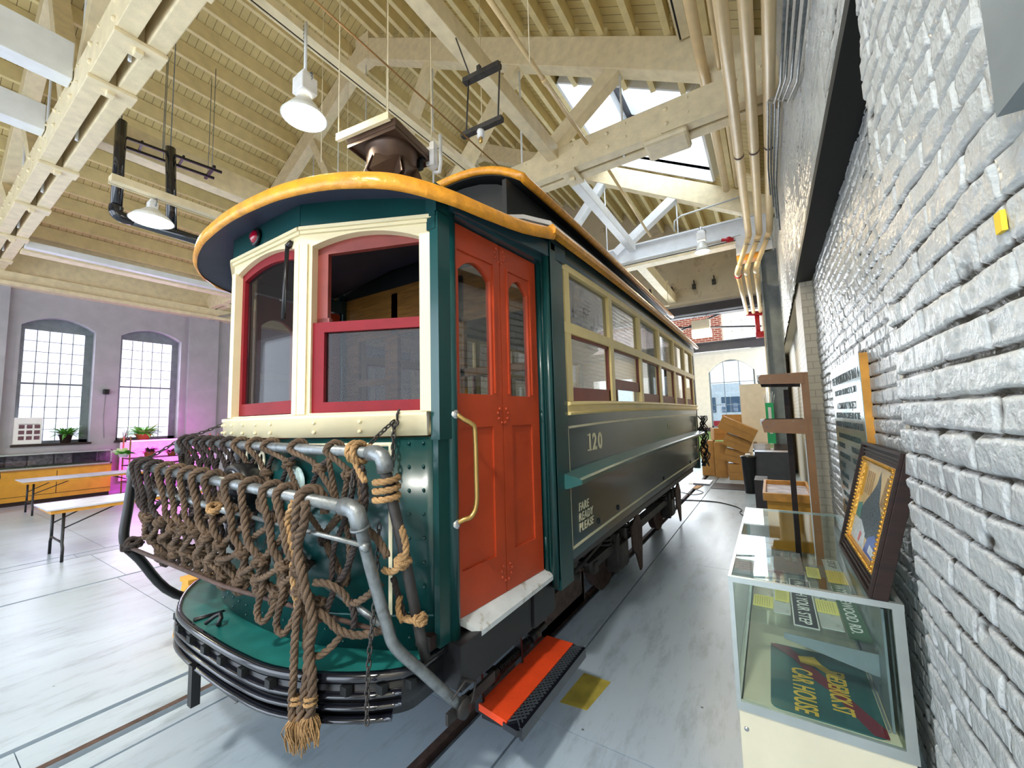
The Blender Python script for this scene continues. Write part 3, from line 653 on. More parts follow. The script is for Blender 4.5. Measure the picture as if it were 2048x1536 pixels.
for L_ in lay:
    vs+=[L_(p,i) for i,p in enumerate(ring)]
for j in range(len(lay)-1):
    for i in range(N-1): fs.append((j*N+i,j*N+i+1,(j+1)*N+i+1,(j+1)*N+i))
mb.add(vs,fs,True); part(mb,'canopy_edge','orange',lab='thick ochre canvas-covered front roof edge, creased')
mb=MB(); vs=[];fs=[]
for j,(f_,h) in enumerate(((0,0),(.2,.10),(.45,.19),(.75,.26),(1,.29))):
    for p in ring:
        q=inward(p,.02)+Vector((0,0,.088)); tgt=Vector((CX+(q.x-CX)*(1-f_),q.y+(2.65-q.y)*f_,q.z*(1-f_)+(3.07)*f_+h)); vs.append(tgt)
for j in range(4):
    for i in range(N-1): fs.append((j*N+i,j*N+i+1,(j+1)*N+i+1,(j+1)*N+i))
mb.add(vs,fs,True); part(mb,'canopy_roof','canvas')
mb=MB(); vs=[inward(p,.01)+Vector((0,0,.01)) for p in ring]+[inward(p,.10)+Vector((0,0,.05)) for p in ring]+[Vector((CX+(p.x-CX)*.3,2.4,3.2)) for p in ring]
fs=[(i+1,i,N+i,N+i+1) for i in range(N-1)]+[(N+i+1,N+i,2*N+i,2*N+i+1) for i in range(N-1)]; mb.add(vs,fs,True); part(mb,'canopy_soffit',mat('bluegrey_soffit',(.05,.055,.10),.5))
# ---- platform / front end ----
DK=[(-1.36,1.66),(-1.36,1.42),(-1.375,1.284),(-1.49,1.169),(-1.676,1.06),(-1.908,.975),(-2.17,.949),(CX,.945)]
DK=DK+[(mir(x),y) for x,y in reversed(DK[:-1])]
dk=[(p.x,p.y) for p in spl([(x,y,0) for x,y in DK],4)]
mb=MB(); mb.prism([(x,y) for x,y in dk],(0,0,.755),(1,0,0),(0,1,0),(0,0,.025)); part(mb,'platform_deck','deckgreen',lab='teal painted platform deck with chipped edge')
def bandloft(mb,path,secf):
    # sweep a section (outward offset, z) along horizontal path
    P=[Vector((x,y,0)) for x,y in path]; n=len(P); k=len(secf); vs=[]
    for i,p in enumerate(P):
        t=(P[min(i+1,n-1)]-P[max(i-1,0)]).normalized(); o=Vector((t.y,-t.x,0)); 
        if o.dot(p-Vector((CX,2.2,0)))<0: o=-o
        for d,z in secf: vs.append(p+o*d+Vector((0,0,z)))
    fs=[(i*k+j,i*k+(j+1)%k,(i+1)*k+(j+1)%k,(i+1)*k+j) for i in range(n-1) for j in range(k)]
    fs+=[tuple(range(k)),tuple((n-1)*k+j for j in reversed(range(k)))]
    return mb.add(vs,fs,True)
mb=MB(); bandloft(mb,dk,[(-.02,.79),(.0,.785),(.008,.765),(.0,.75),(-.02,.75)]); part(mb,'deck_rim','gloss_black')
bp=dk[5:-5]
mb=MB(); bandloft(mb,dk[2:-2],[(-.03,.752),(-.016,.75),(-.03,.60),(-.06,.60)]); part(mb,'bumper_beam','black')
for z,(i0,i1) in zip((.70,.655,.605),((9,-9),(9,-9),(10,-10))):
    mb=MB(); bandloft(mb,dk[i0:i1],[(-.03,z+.012),(.002,z+.010),(.012,z),(.002,z-.012),(-.03,z-.012)]); part(mb,'bumper_rib','gloss_black')
for i in range(8,len(dk)-8,3):
    mb=MB(); x,y=dk[i]; mb.box(x-.02,x+.02,y-.012,y+.02,.71,.745); mb; part(mb,'bumper_block','dark')
mb=MB(); mb.box(-2.62,-2.575,.93,.97,.42,.62).box(-2.3,-2.16,.96,1.0,.57,.6); part(mb,'bumper_bracket','black')
mb=MB(); mb.tube([(-2.73,1.13,.775),(-2.73,.985,.79)],.012,6); part(mb,'deck_rod','black')
mb=MB(); mb.tube([(-2.56,1.04,.785),(-2.53,1.02,.80),(-2.52,1.03,.83),(-2.55,1.04,.845),(-2.575,1.02,.83),(-2.60,.99,.80)],.011,6); part(mb,'deck_hook','black')
# dash: curved sheet
DS=[(-1.372,1.56),(-1.38,1.46),(-1.455,1.405),(-1.56,1.345),(-1.67,1.295),(-1.80,1.235),(-1.95,1.185),(-2.169,1.150),(CX,1.140)]
DS=DS+[(mir(x),y) for x,y in reversed(DS[:-1])]
ds=[(p.x,p.y) for p in spl([(x,y,0) for x,y in DS],4)]
mb=MB(); bandloft(mb,ds,[(0,.78),(0,1.765),(-.03,1.765),(-.03,.78)]); dash=part(mb,'dash_panel','green',lab='curved dark green dash sheet with cream pinstripe')
def at(x):  # y on dash and outward normal at x
    for i in range(len(ds)-1):
        a,b=ds[i],ds[i+1]
        if (a[0]-x)*(b[0]-x)<=0 and a[0]!=b[0]:
            t=(x-a[0])/(b[0]-a[0]); y=a[1]+(b[1]-a[1])*t; tv=Vector((b[0]-a[0],b[1]-a[1],0)).normalized(); n_=Vector((tv.y,-tv.x,0)); 
            if n_.y>0: n_=-n_
            return y,n_
    return 1.5,Vector((1,0,0))
mb=MB(); xs=sub(mir(-1.565),-1.565,.06); pth=[(x,at(x)[0]) for x in xs]
bandloft(mb,pth,[(.001,1.722),(.004,1.722),(.004,1.742),(.001,1.742)])
for x in (-1.565,mir(-1.565)):
    y,n_=at(x); tv=Vector((-n_.y,n_.x,0)); mb.box(-.009,.009,-.004,.001,.93,1.742,Matrix(((tv.x,-n_.x,0,x),(tv.y,-n_.y,0,y),(0,0,1,0),(0,0,0,1))))
part(mb,'dash_pinstripe','creamtext',dash)
mb=MB(); bandloft(mb,[(x,at(x)[0]) for x in sub(mir(-1.39),-1.39,.06)],[(.001,.928),(.006,.93),(.006,.94),(.001,.942)]); part(mb,'dash_bead','green',dash)
mb=MB()
for x in (-1.425,-1.485,mir(-1.425),mir(-1.485)):
    y,n_=at(x)
    for k in range(9): mb.sphere((x+n_.x*.002,y+n_.y*.002,.84+.112*k),.0085,8,4)
for x in sub(-3.3,-1.6,.085):
    y,n_=at(x); mb.sphere((x,y,.86),.007,6,4)
    if int(x*100)%2: mb.sphere((x,y,.81),.007,6,4)
part(mb,'dash_rivets','green',dash)
# cream belt band with rivets
mb=MB(); bandloft(mb,[(x,at(x)[0]) for x in sub(mir(-1.405),-1.405,.05)],[(.0,1.772),(.02,1.772),(.024,1.862),(.03,1.868),(.03,1.885),(-.06,1.892),(-.06,1.772)]); band=part(mb,'belt_band','cream',lab='cream belt band with rivet pairs')
for x in (-3.0,-2.86,-2.71,-2.55,-2.40,-2.25,-1.93,-1.70,-1.545):
    y,n_=at(x)
    for z in (1.798,1.845): part(MB().sphere((x+n_.x*.025,y+n_.y*.025,z),.010,8,5),'belt_rivet','cream',band)

# facet geometry
PC=[(-1.376,1.455),(-2.04,1.150),(mir(-2.04),1.150),(mir(-1.376),1.455)]
def frame_of(i):
    a=Vector((*PC[i],0)); b=Vector((*PC[i+1],0)); u=(b-a); L=u.length; u.normalize(); n_=Vector((-u.y,u.x,0)); 
    if n_.y>0: n_=-n_
    return a,u,L,n_
ZH0,ZH1=2.87,3.02
for i in range(3):
    a,u,L,n_=frame_of(i); up=Vector((0,0,1)); inn=-n_*.05
    e=.045; hole=arch_hole(e+.03 if i!=1 else e,L-e-.02 if i!=1 else L-e,1.895,2.835,.055,12)
    mb=MB(); mb.holed(0,L,1.885,2.873,hole,a,u,up,inn)
    mb.prism([(0,2.845),(L,2.845),(L,2.862),(0,2.862)],a+n_*.0,u,up,n_*.014); mb.prism([(0,2.862),(L,2.862),(L,2.88),(0,2.88)],a,u,up,n_*.026)
    mb.prism([(0,1.89),(.042+(.03 if i!=1 else 0),1.89),(.042+(.03 if i!=1 else 0),2.79),(0,2.79)],a,u,up,n_*.012) ; mb.prism([(L-.045,1.89),(L,1.89),(L,2.79),(L-.045,2.79)],a,u,up,n_*.012)
    fr_=part(mb,'front_window_frame','cream')
    mb=MB(); mb.prism([(0,2.875),(L,2.875),(L,3.03),(0,3.03)],a+n_*.01,u,up,inn); part(mb,'front_letter_board','green')
    x0,x1=e+.03 if i!=1 else e,L-e-.02 if i!=1 else L-e
    # upper fixed sash (dark red)
    o2=a-n_*.05
    if i==1:
        mb=MB(); mb.holed(x0,x1,1.90,2.835,[(x0+.035,1.97),(x1-.03,1.97)]+arch_hole(x0+.035,x1-.03,1.97,2.785,.045,10)[2:],o2+n_*.02,u,up,inn*.5); sa=part(mb,'front_sash','red')
        mb=MB(); mb.prism([(x0,1.95),(x1,1.95),(x1,2.80),(x0,2.80)],o2,u,up,-n_*.004); part(mb,'pane','glassfront',sa)
    else:
        mb=MB(); mb.holed(x0-.02,x1+.02,2.35,2.86,[(x0+.01,2.36),(x1-.06,2.36),(x1-.06,2.75),(x0+.01,2.775)],o2,u,up,inn*.6)
        mb.prism([(x1-.07,1.9),(x1+.02,1.9),(x1+.02,2.4),(x1-.07,2.4)],o2,u,up,inn*.6); sa=part(mb,'front_sash','brownred',lab='dark red upper window frame')
        mb=MB(); h=rect_hole(x0+.0,x1-.06,1.945,2.325); h=[(x0+.005,1.95),(x1-.065,1.95),(x1-.065,2.315),(x0+.005,2.315)]
        mb.holed(x0-.01,x1,1.895,2.368,h,o2+n_*.035,u,up,-n_*.035); sb=part(mb,'drop_sash','red',lab='crimson lower sash pushed half way down')
        mb=MB(); mb.prism(h,o2+n_*.015,u,up,-n_*.004); part(mb,'pane','glassfront',sb)
# wiper on centre window
a,u,L,n_=frame_of(1); q=lambda s_,z,o_=.02:a+u*s_+n_*o_+Vector((0,0,z))
mb=MB(); mb.tube([q(.10,2.80),q(.105,2.40,.03)],.011,8).tube([q(.10,2.80),q(.09,2.83,.0)],.016,8).tube([q(.085,2.62,.03),q(.085,2.43,.03)],.004,6).tube([q(.105,2.50,.03),q(.135,2.51,.03)],.008,6); part(mb,'wiper','black')
mb=MB(); c_=q(L/2+.075,2.95,.015)
mb.lathe([(.0,-.002),(.052,-.002),(.052,-.014),(.040,-.016)],c_,20,'y'); ml=part(mb,'marker_lamp','black')
mb=MB(); mb.lathe([(.0,-.034),(.02,-.032),(.035,-.022),(.038,-.012)],c_,16,'y'); part(mb,'lens','redlens',ml)
# front corner posts
for s in (1,-1):
    f=(lambda x:x) if s>0 else mir
    mb=MB(); mb.box(min(f(-1.378),f(-1.345)),max(f(-1.378),f(-1.345)),1.44,1.53,.80,3.02)
    mb.tube([(f(-1.352),1.545,.79),(f(-1.352),1.545,3.0)],.032,12); mb.box(min(f(-1.40),f(-1.345)),max(f(-1.40),f(-1.345)),1.43,1.52,2.80,2.87); mb.box(min(f(-1.41),f(-1.34)),max(f(-1.41),f(-1.34)),1.425,1.53,2.865,2.885); mb.box(min(f(-1.40),f(-1.33)),max(f(-1.40),f(-1.33)),1.425,1.56,2.885,3.03); mb.box(min(f(-1.385),f(-1.33)),max(f(-1.385),f(-1.33)),1.435,1.55,1.75,2.89)
    part(mb,'front_corner_post','green')
    # door header beam
    mb=MB(); mb.beam((f(-1.335),1.52,2.965),(f(-1.215),2.62,3.0),.07,.10); mb.beam((f(-1.37),1.56,2.97),(f(-1.30),2.40,2.97),.10,.12); part(mb,'door_header','greenside')
    # folding door, two leaves
    A=Vector((f(-1.360),1.587,0)); B=Vector((f(-1.301),2.37,0)); u=(B-A); L=u.length; u.normalize(); n_=Vector((u.y,-u.x,0)); 
    if n_.x*s<0: n_=-n_
    for k in range(2):
        o_=A+u*(L/2*k+.003); w=L/2-.006; up=Vector((0,0,1))
        mb=MB(); gx0,gx1=(.0+.03,w-.09) if k==0 else (.085,w-.10)
        mb.holed(0,w,1.93,2.90,arch_hole(gx0,gx1,1.98,2.72,.07,12),o_,u,up,-n_*.035)
        mb.prism([(0,.862),(w,.862),(w,1.93),(0,1.93)],o_-n_*.012,u,up,-n_*.02)
        for (p0,p1,z0,z1) in ((0,w,.862,1.08),(0,w,1.80,1.93),(0,.03 if k==0 else .085,1.08,1.8),(w-.085,w,1.08,1.8)):
            mb.prism([(p0,z0),(p1,z0),(p1,z1),(p0,z1)],o_,u,up,-n_*.014)
        # raised moulding round the glass
        for (p0,p1,z0,z1) in ((gx0-.03,gx1+.03,2.755,2.77),(gx1+.018,gx1+.03,1.99,2.76),(gx0-.03,gx0-.018,1.99,2.76)):
            mb.prism([(p0,z0),(p1,z0),(p1,z1),(p0,z1)],o_,u,up,n_*.010)
        for (zc) in ((1.86,2.83,.97) ):
            for j in range(4):
                a_=math.pi*(.15+.35*j/1.5); cx_=(w if k==0 else 0); dx=(-1 if k==0 else 1)*.045*abs(math.sin(a_+.2)); pz=zc+.045*math.cos(a_); 
                pp=o_+u*(cx_+dx*(1.0))+Vector((0,0,pz))+n_*.002; mb.sphere(pp,.009,8,4)
        lf=part(mb,'door_leaf','door')
        mb=MB(); mb.prism([(gx0-.01,1.96),(gx1+.01,1.96),(gx1+.01,2.74),(gx0-.01,2.74)],o_-n_*.016,u,up,-n_*.003); part(mb,'pane','glass',lf)
    # hinges
    for z in (1.85,1.03):
        mb=MB(); pz=B+u*.02+n_*.008; mb.tube([pz+Vector((0,0,z-.04)),pz+Vector((0,0,z+.04))],.012,8); mb.tube([pz+Vector((0,0,z)),pz+u*.06+n_*.02+Vector((0,0,z+.02)),pz+u*.075+n_*.02+Vector((0,0,z+.0)),pz+u*.04+n_*.02+Vector((0,0,z-.035)),pz+Vector((0,0,z-.03))],.008,6); part(mb,'hinge','green')
    # grab handle
    mb=MB(); h0=Vector((f(-1.325),1.60,0)); P_=[(f(-1.325),1.555,1.87),(f(-1.30),1.575,1.845),(f(-1.275),1.61,1.82),(f(-1.268),1.628,1.78),(f(-1.268),1.632,1.55),(f(-1.268),1.628,1.42),(f(-1.278),1.60,1.365),(f(-1.30),1.57,1.355),(f(-1.325),1.552,1.34)]
    mb.tube([P_[0]]+spl(P_,3)[1:-1]+[P_[-1]],.0125,10); gh=part(mb,'grab_handle','brass')
    mb=MB(); mb.lathe([(0,.016),(.022,.012),(.026,0)],(f(-1.33),1.548,1.87),14,'x').lathe([(0,.016),(.022,.012),(.026,0)],(f(-1.33),1.548,1.335),14,'x'); part(mb,'handle_bracket','chrome',gh)
    # threshold and side sill
    mb=MB(); mb.add([(f(-1.365),1.60,.862),(f(-1.305),2.40,.862),(f(-1.24),2.38,.835),(f(-1.275),1.66,.80),(f(-1.365),1.60,.83),(f(-1.305),2.40,.83),(f(-1.24),2.38,.81),(f(-1.275),1.66,.775)],[(0,1,2,3),(7,6,5,4),(0,4,5,1),(1,5,6,2),(2,6,7,3),(3,7,4,0)]); part(mb,'threshold',mat('pale_worn_threshold',(.62,.66,.68),.4,dirt=(.3,.28,.2),dscale=10))
    mb=MB(); mb.box(min(f(-1.40),f(-1.275)),max(f(-1.40),f(-1.275)),1.50,2.42,.60,.80); mb.box(min(f(-1.30),f(-1.262)),max(f(-1.30),f(-1.262)),2.16,2.43,.60,.79); part(mb,'platform_side_sill','black')
# steps: one folding orange step beside the front doors
mb=MB(); sx0,sx1,sy0,sy1,sz=-1.395,-1.20,1.78,2.55,.35
mb.prism([(sx0,sy0),(sx1,sy0-.03),(sx1,sy1),(sx0,sy1)],(0,0,sz-.03),(1,0,0),(0,1,0),(0,0,.034)); st_=part(mb,'step_board','step',lab='orange-red step board')
mb=MB(); mb.prism([(sx1-.02,sy0-.035),(sx1+.07,sy0-.045),(sx1+.09,sy0-.03),(sx1+.09,sy1-.02),(sx1+.07,sy1),(sx1-.02,sy1)],(0,0,sz-.035),(1,0,0),(0,1,0),(0,0,.03)); mb.box(sx1+.076,sx1+.094,sy0-.035,sy1-.015,sz-.05,sz+.008)
part(mb,'step_nosing','gloss_black',st_)
mb=MB()
for i in range(26):
    y=sy0-.02+i*.030; mb.beam((sx1+.002,y,sz+.001),(sx1+.07,min(y+.07,sy1),sz+.001),.005,.006); mb.beam((sx1+.07,y,sz+.001),(sx1+.002,min(y+.07,sy1),sz+.001),.005,.006)
part(mb,'tread_plate',mat('worn_tread',(.12,.14,.17),.3,metal=.5),st_)
mb=MB(); mb.box(sx0+.02,sx1+.05,sy0+.0,sy1-.03,sz-.06,sz-.031); part(mb,'step_frame','black')
mb=MB(); mb.tube([(-1.42,1.72,.40),(-1.41,2.55,.42)],.022,10)
for i in range(24): 
    y=1.98+.014*i; mb.tube([(-1.412,y,.41),(-1.412,y+.007,.41)],.031,10)
mb.tube([(-1.412,1.88,.41),(-1.412,1.96,.41)],.040,10).tube([(-1.412,2.34,.41),(-1.412,2.44,.41)],.040,10); part(mb,'step_spring','black')
for y in (1.80,2.20):
    mb=MB(); mb.beam((-1.42,y,.75),(-1.40,y,.30),.05,.02,up=(0,1,0)); part(mb,'step_hanger','black')
mb=MB(); mb.box(-1.30,-1.285,1.42,1.78,.50,.55); mb.lathe([(0,.012),(.012,.010),(.014,0)],(-1.285,1.60,.525),10,'x').lathe([(0,.012),(.016,.010),(.018,0)],(-1.285,1.52,.525),10,'x'); part(mb,'fender_bracket','iron')
# rear platform, tapered
mb=MB(); rp_=[(RX-.16,B1),(RX-.30,9.9),(RX-.8,10.2),(LX+.8,10.2),(LX+.30,9.9),(LX+.16,B1)]
for z0,z1 in ((.80,1.86),(2.87,3.1)): mb.prism(rp_,(0,0,z0),(1,0,0),(0,1,0),(0,0,z1-z0) )
part(mb,'rear_platform','green')
mb=MB(); mb.prism([(x,y) for x,y in [(RX-.05,B1),(RX-.2,9.9),(RX-.75,10.3),(LX+.75,10.3),(LX+.2,9.9),(LX+.05,B1)]],(0,0,3.05),(1,0,0),(0,1,0),(0,0,.1)); part(mb,'rear_canopy','canvas')
mb=MB()
for x,y in rp_: mb.box(x-.035,x+.035,y-.035,y+.035,1.86,2.9)
part(mb,'rear_posts','cream')
mb=MB(); mb.prism([(-1.42,9.0),(-1.12,9.0),(-1.12,9.55),(-1.42,9.55)],(0,0,.40),(1,0,0),(0,1,0),(0,0,.04)); part(mb,'rear_step',mat('pale_step',(.6,.62,.75),.4))
# air hoses and cable hanging at the rear corner
mb=MB(); random.seed(3)
for k in range(9):
    pts=[];x=-1.13+random.uniform(-.04,.05)
    for i in range(14): pts.append((x+.05*math.sin(i*1.3+k),8.75+.06*math.cos(i*1.1+k*2),1.80-.075*i))
    mb.tube(pts,.011,6)
part(mb,'hanging_hoses','black')
# ---- truck under the body ----
for y in (4.35,6.9):
    for x in (-1.70,-3.24):
        mb=MB(); mb.lathe([(.08,-.05),(.30,-.05),(.345,-.04),(.345,.03),(.375,.045),(.375,.065),(.34,.065),(.30,.03),(.10,.02),(.08,.06),(0,.06)],(x,y,.36),36,'x'); part(mb,'wheel','rust')
    mb=MB(); mb.tube([(-3.4,y,.36),(-1.5,y,.36)],.06,12); part(mb,'axle','iron')
    mb=MB(); mb.box(-1.58,-1.40,y-.13,y+.13,.25,.50).box(-1.56,-1.42,y-.16,y-.1,.22,.62).box(-1.56,-1.42,y+.1,y+.16,.22,.62); part(mb,'journal_box','iron',bevel=.015)
    for dy in (-.32,.32):
        mb=MB(); hel=[(-1.50+.055*math.cos(t*.6),y+dy+.055*math.sin(t*.6),.52+.0042*t) for t in range(66)]; mb.tube(hel,.014,6); part(mb,'truck_spring','iron')
mb=MB(); mb.box(-1.56,-1.46,3.5,7.8,.44,.53).box(-3.38,-3.28,3.5,7.8,.44,.53).box(-3.4,-1.45,3.6,3.7,.4,.5).box(-3.4,-1.45,7.6,7.7,.4,.5); part(mb,'truck_frame','iron')
mb=MB(); mb.box(LX+.1,RX-.12,2.5,8.5,.74,.86); part(mb,'underframe','black')
for (y,h) in ((4.85,1),(7.35,1)):
    mb=MB(); mb.prism([(-.22,.60),(.05,.70),(.20,.52),(.13,.05),(.07,.03),(-.08,.26),(-.20,.34)],(-1.42,y,0),(0,1,0),(0,0,1),(.02,0,0)); part(mb,'wheel_guard','rust')
mb=MB(); mb.box(-2.2,-1.50,2.75,3.45,.22,.30).box(-1.56,-1.50,2.75,3.45,.22,.48).box(-2.2,-1.5,3.41,3.47,.22,.5); part(mb,'tool_tray','rust')
mb=MB(); mb.tube([(-1.9,2.9,.60),(-1.35,3.05,.58)],.028,8).tube([(-1.8,3.3,.62),(-1.5,3.3,.62)],.07,10).tube([(-1.5,3.1,.50),(-1.5,3.9,.60)],.02,6); part(mb,'brake_rod','iron')
mb=MB(); mb.tube([(-1.9,5.1,.5),(-1.9,6.3,.5)],.19,18); part(mb,'air_tank','iron')
mb=MB(); mb.box(-3.0,-2.0,4.3,5.1,.2,.7).box(-3.0,-2.0,6.1,6.8,.2,.7); part(mb,'traction_motor','iron')
# ---- lettering ----
def text(s_,size,o,u,up,mname,par,name='lettering',ext=.002,squash=1.0,align='LEFT',shear=0,space=1.0,own=False,offs=0):
    c=bpy.data.curves.new(name,'FONT'); c.body=s_; c.size=size; c.extrude=ext; c.align_x=align; c.space_character=space; c.shear=shear; c.offset=offs
    t=bpy.data.objects.new('tmp',c); COL.objects.link(t); dg=bpy.context.evaluated_depsgraph_get(); m=bpy.data.meshes.new_from_object(t.evaluated_get(dg)); bpy.data.objects.remove(t)
    u=Vector(u).normalized(); up=Vector(up).normalized(); n_=u.cross(up); o=Vector(o); po=ORG[par.name] if par else Vector((0,0,0))
    for v in m.vertices: v.co=o+u*v.co.x*squash+up*v.co.y+n_*v.co.z-po
    m.materials.clear(); m.materials.append(M[mname] if isinstance(mname,str) else mname)
    ob=bpy.data.objects.new(name,m); COL.objects.link(ob)
    if par: ob.parent=par; ORG[ob.name]=po
    return ob
e=.004
for ch_,dy in (('1',.0),('2',.098),('0',.222)): text(ch_,.182,(RX+e,2.955+dy,1.582),(0,1,.0),(0,0,1),'creamtext',T,'side_number',squash=1.02,offs=.0045)
part(MB().box(RX+.002,RX+e+.001,2.955,3.035,1.578,1.588).box(RX+.002,RX+e+.001,2.955,2.99,1.695,1.703),'number_serif','creamtext')
for i,w in enumerate(('FARE','READY','PLEASE')):
    text(w,.082,(RX+e,2.735+.012*i*0,1.165-.072*i),(0,1,.02),(0,0,1),'creamtext',T,'fare_notice',offs=.001,squash=.95,shear=.12,space=1.12)
text('R',.13,(RX+e,5.86,1.64),(0,1,0),(0,0,1),'creamtext',T,'monogram',squash=1.2)
yy,_=at(CX); text('120',.15,(-2.55,yy-.012,1.60),(1,0,0),(0,0,1),'creamtext',T,'dash_number',offs=.003,space=1.1)
# headlight
mb=MB(); c_=(CX-.04,yy+.04,1.50); mb.lathe([(0,-.16),(.05,-.155),(.11,-.15),(.135,-.15),(.14,-.12),(.135,-.05),(.10,.01)],c_,28,'y'); hl=part(mb,'headlight','black')
mb=MB(); mb.lathe([(0,-.17),(.06,-.166),(.105,-.152)],c_,24,'y'); part(mb,'lens',glassmat('lamp_lens',(.9,.95,1),2,.05),hl)
mb=MB(); mb.lathe([(.0,-.01),(.075,-.01),(.08,.0)],(CX+.36,at(CX+.36)[0]-.01,1.55),20,'y'); part(mb,'dash_badge',mat('pale_teal',(.45,.6,.6),.3))
# interior controller stand seen through the centre window
mb=MB(); mb.box(-2.62,-2.36,1.42,1.62,.80,1.90).lathe([(0,.08),(.05,.07),(.06,0)],(-2.5,1.52,1.90),14); part(mb,'controller_stand',mat('slate',(.10,.11,.14),.4))
mb=MB(); mb.sphere((-2.42,1.45,1.99),.035,12,8).tube([(-2.5,1.52,1.97),(-2.42,1.45,1.985)],.012,8); part(mb,'controller_handle','brass')
# ================= FENDER WITH ROPE NET =================
F_=thing('rope_fender','grey pipe fender draped with knotted rope net, folded up against the front of the streetcar','fender',(CX,1.0,.5))
def fpart(mb,name,m,lab=None,par=None): return mb.build(name,M[m],par or F_,lab)
def rope(mb,pts,r=.013,pitch=None,closed=False):
    P=[Vector(p) for p in pts]; P=spl(P,max(2,int(sum((P[i+1]-P[i]).length for i in range(len(P)-1))/max(1,len(P)-1)/.02)+1))
    # resample
    L=[0]
    for i in range(1,len(P)): L.append(L[-1]+(P[i]-P[i-1]).length)
    tot=L[-1]; n=max(4,int(tot/.011)); Q=[];j=0
    for i in range(n+1):
        s=tot*i/n
        while j<len(L)-2 and L[j+1]<s: j+=1
        d=L[j+1]-L[j] or 1e-9; Q.append(P[j].lerp(P[j+1],min(1,max(0,(s-L[j])/d))))
    prev=None; fr=[]
    for i,p in enumerate(Q):
        t=(Q[min(i+1,n)]-Q[max(i-1,0)]).normalized()
        if prev is None: a=Vector((0,0,1)) if abs(t.z)<.9 else Vector((1,0,0)); nx=t.cross(a).normalized()
        else: nx=(prev-t*prev.dot(t)); nx=nx.normalized() if nx.length>1e-6 else t.orthogonal().normalized()
        prev=nx; fr.append((nx,t.cross(nx)))
    pitch=pitch or r*6.0; dl=tot/n
    for k in range(3):
        S=[]
        for i,p in enumerate(Q):
            a=2*math.pi*(i*dl/pitch+k/3); S.append(p+(fr[i][0]*math.cos(a)+fr[i][1]*math.sin(a))*r*.52)
        mb.tube(S,r*.56,6)
    return mb
def loop_around(c,axis,R,turns=1.0,adv=.02,ph=0,n=12):
    c=Vector(c);axis=Vector(axis).normalized();a=axis.orthogonal().normalized();b=axis.cross(a)
    return [c+(a*math.cos(ph+2*math.pi*t*turns/n)+b*math.sin(ph+2*math.pi*t*turns/n))*R+axis*adv*(t/n-.5) for t in range(int(n)+1)]
def knot(mb,c,r=.013,s=1.0):
    c=Vector(c); rope(mb,loop_around(c,(random.uniform(-.4,.4),random.uniform(-.3,.3),1),r*1.7*s,1.6,.03,random.random()*6,14),r)
    rope(mb,loop_around(c+Vector((0,-.006,0)),(1,random.uniform(-.3,.3),.5),r*1.5*s,1.0,.02,random.random()*6,10),r)
random.seed(11)
# pipes
BA,BB=Vector((-3.36,1.10,1.745)),Vector((-1.36,1.10,1.715))
mb=MB(); mb.tube([BA,BB],.024,14); fpart(mb,'back_bar','galv')
for x,s in ((-1.36,1),(-3.36,-1)):
    z0=BB.z if s>0 else BA.z
    mb=MB(); mb.tube([(x-.05*s,1.1,z0),(x-.01*s,1.1,z0),(x+.022*s,1.102,z0-.012),(x+.032*s,1.107,z0-.04),(x+.033*s,1.112,z0-.075)],.033,14)
    fpart(mb,'pipe_elbow','galv')
    mb=MB(); mb.tube([(x+.033*s,1.112,z0-.07),(x+.033*s,1.20,1.33),(x+.03*s,1.30,.93),(x+.0,1.36,.80)],.023,12); fpart(mb,'back_leg','iron')
FA,FB=Vector((-3.40,.885,1.615)),Vector((-1.455,1.035,1.502))
mb=MB(); mb.tube([FA,FB],.026,14); fpart(mb,'front_bar','galv')
mb=MB(); mb.tube([(-1.49,1.033,1.505),(-1.44,1.036,1.50),(-1.415,1.040,1.487),(-1.405,1.046,1.455),(-1.407,1.055,1.42)],.036,14); mb.tube([(-1.407,1.052,1.43),(-1.407,1.055,1.42)],.040,14); fpart(mb,'pipe_elbow','galv')
mb=MB(); mb.tube([FA+Vector((.04,0,0)),FA,FA+Vector((-.02,-.003,-.02)),FA+Vector((-.025,-.005,-.08))],.034,12); fpart(mb,'pipe_elbow','galv')
mb=MB(); mb.tube(spl([(-1.407,1.052,1.44),(-1.408,1.10,1.27),(-1.395,1.175,1.01),(-1.375,1.205,.91),(-1.335,1.31,.775),(-1.29,1.49,.555)],5),.024,12); fpart(mb,'front_leg','galv')
mb=MB(); mb.lathe([(.0,.03),(.045,.025),(.045,-.005),(0,-.01)],(-1.285,1.515,.53),14,'x').box(-1.31,-1.27,1.48,1.60,.51,.55).tube([(-1.27,1.43,.61),(-1.25,1.50,.66),(-1.245,1.57,.62),(-1.26,1.56,.54),(-1.27,1.52,.52)],.006,6); fpart(mb,'foot_bracket','iron')
mb=MB(); mb.tube(spl([(-3.42,.88,1.56),(-3.425,.865,1.35),(-3.42,.855,1.15),(-3.41,.93,1.02),(-3.40,1.12,.74),(-3.36,1.5,.55)],5),.026,12); fpart(mb,'front_leg','black')
mb=MB(); mb.tube([(-3.42,.885,1.49),(-2.3,.975,1.41)],.018,10); mb.tube([(-2.38,.968,1.416),(-1.39,1.06,1.355)],.0105,8); mb.lathe([(.0,.03),(.018,.028),(.018,0)],(-1.39,1.055,1.352),10,'x'); fpart(mb,'cross_rod','galv',lab='thin cross rod threaded through the ropes')
mb=MB(); mb.tube([(-3.43,.855,1.125),(-2.4,.99,1.03),(-1.42,1.20,.955)],.011,8); fpart(mb,'lower_rod','rust')
mb=MB(); mb.tube([(-1.85,1.20,1.07),(-1.43,1.24,.935)],.016,8); fpart(mb,'stay_rod','galv')
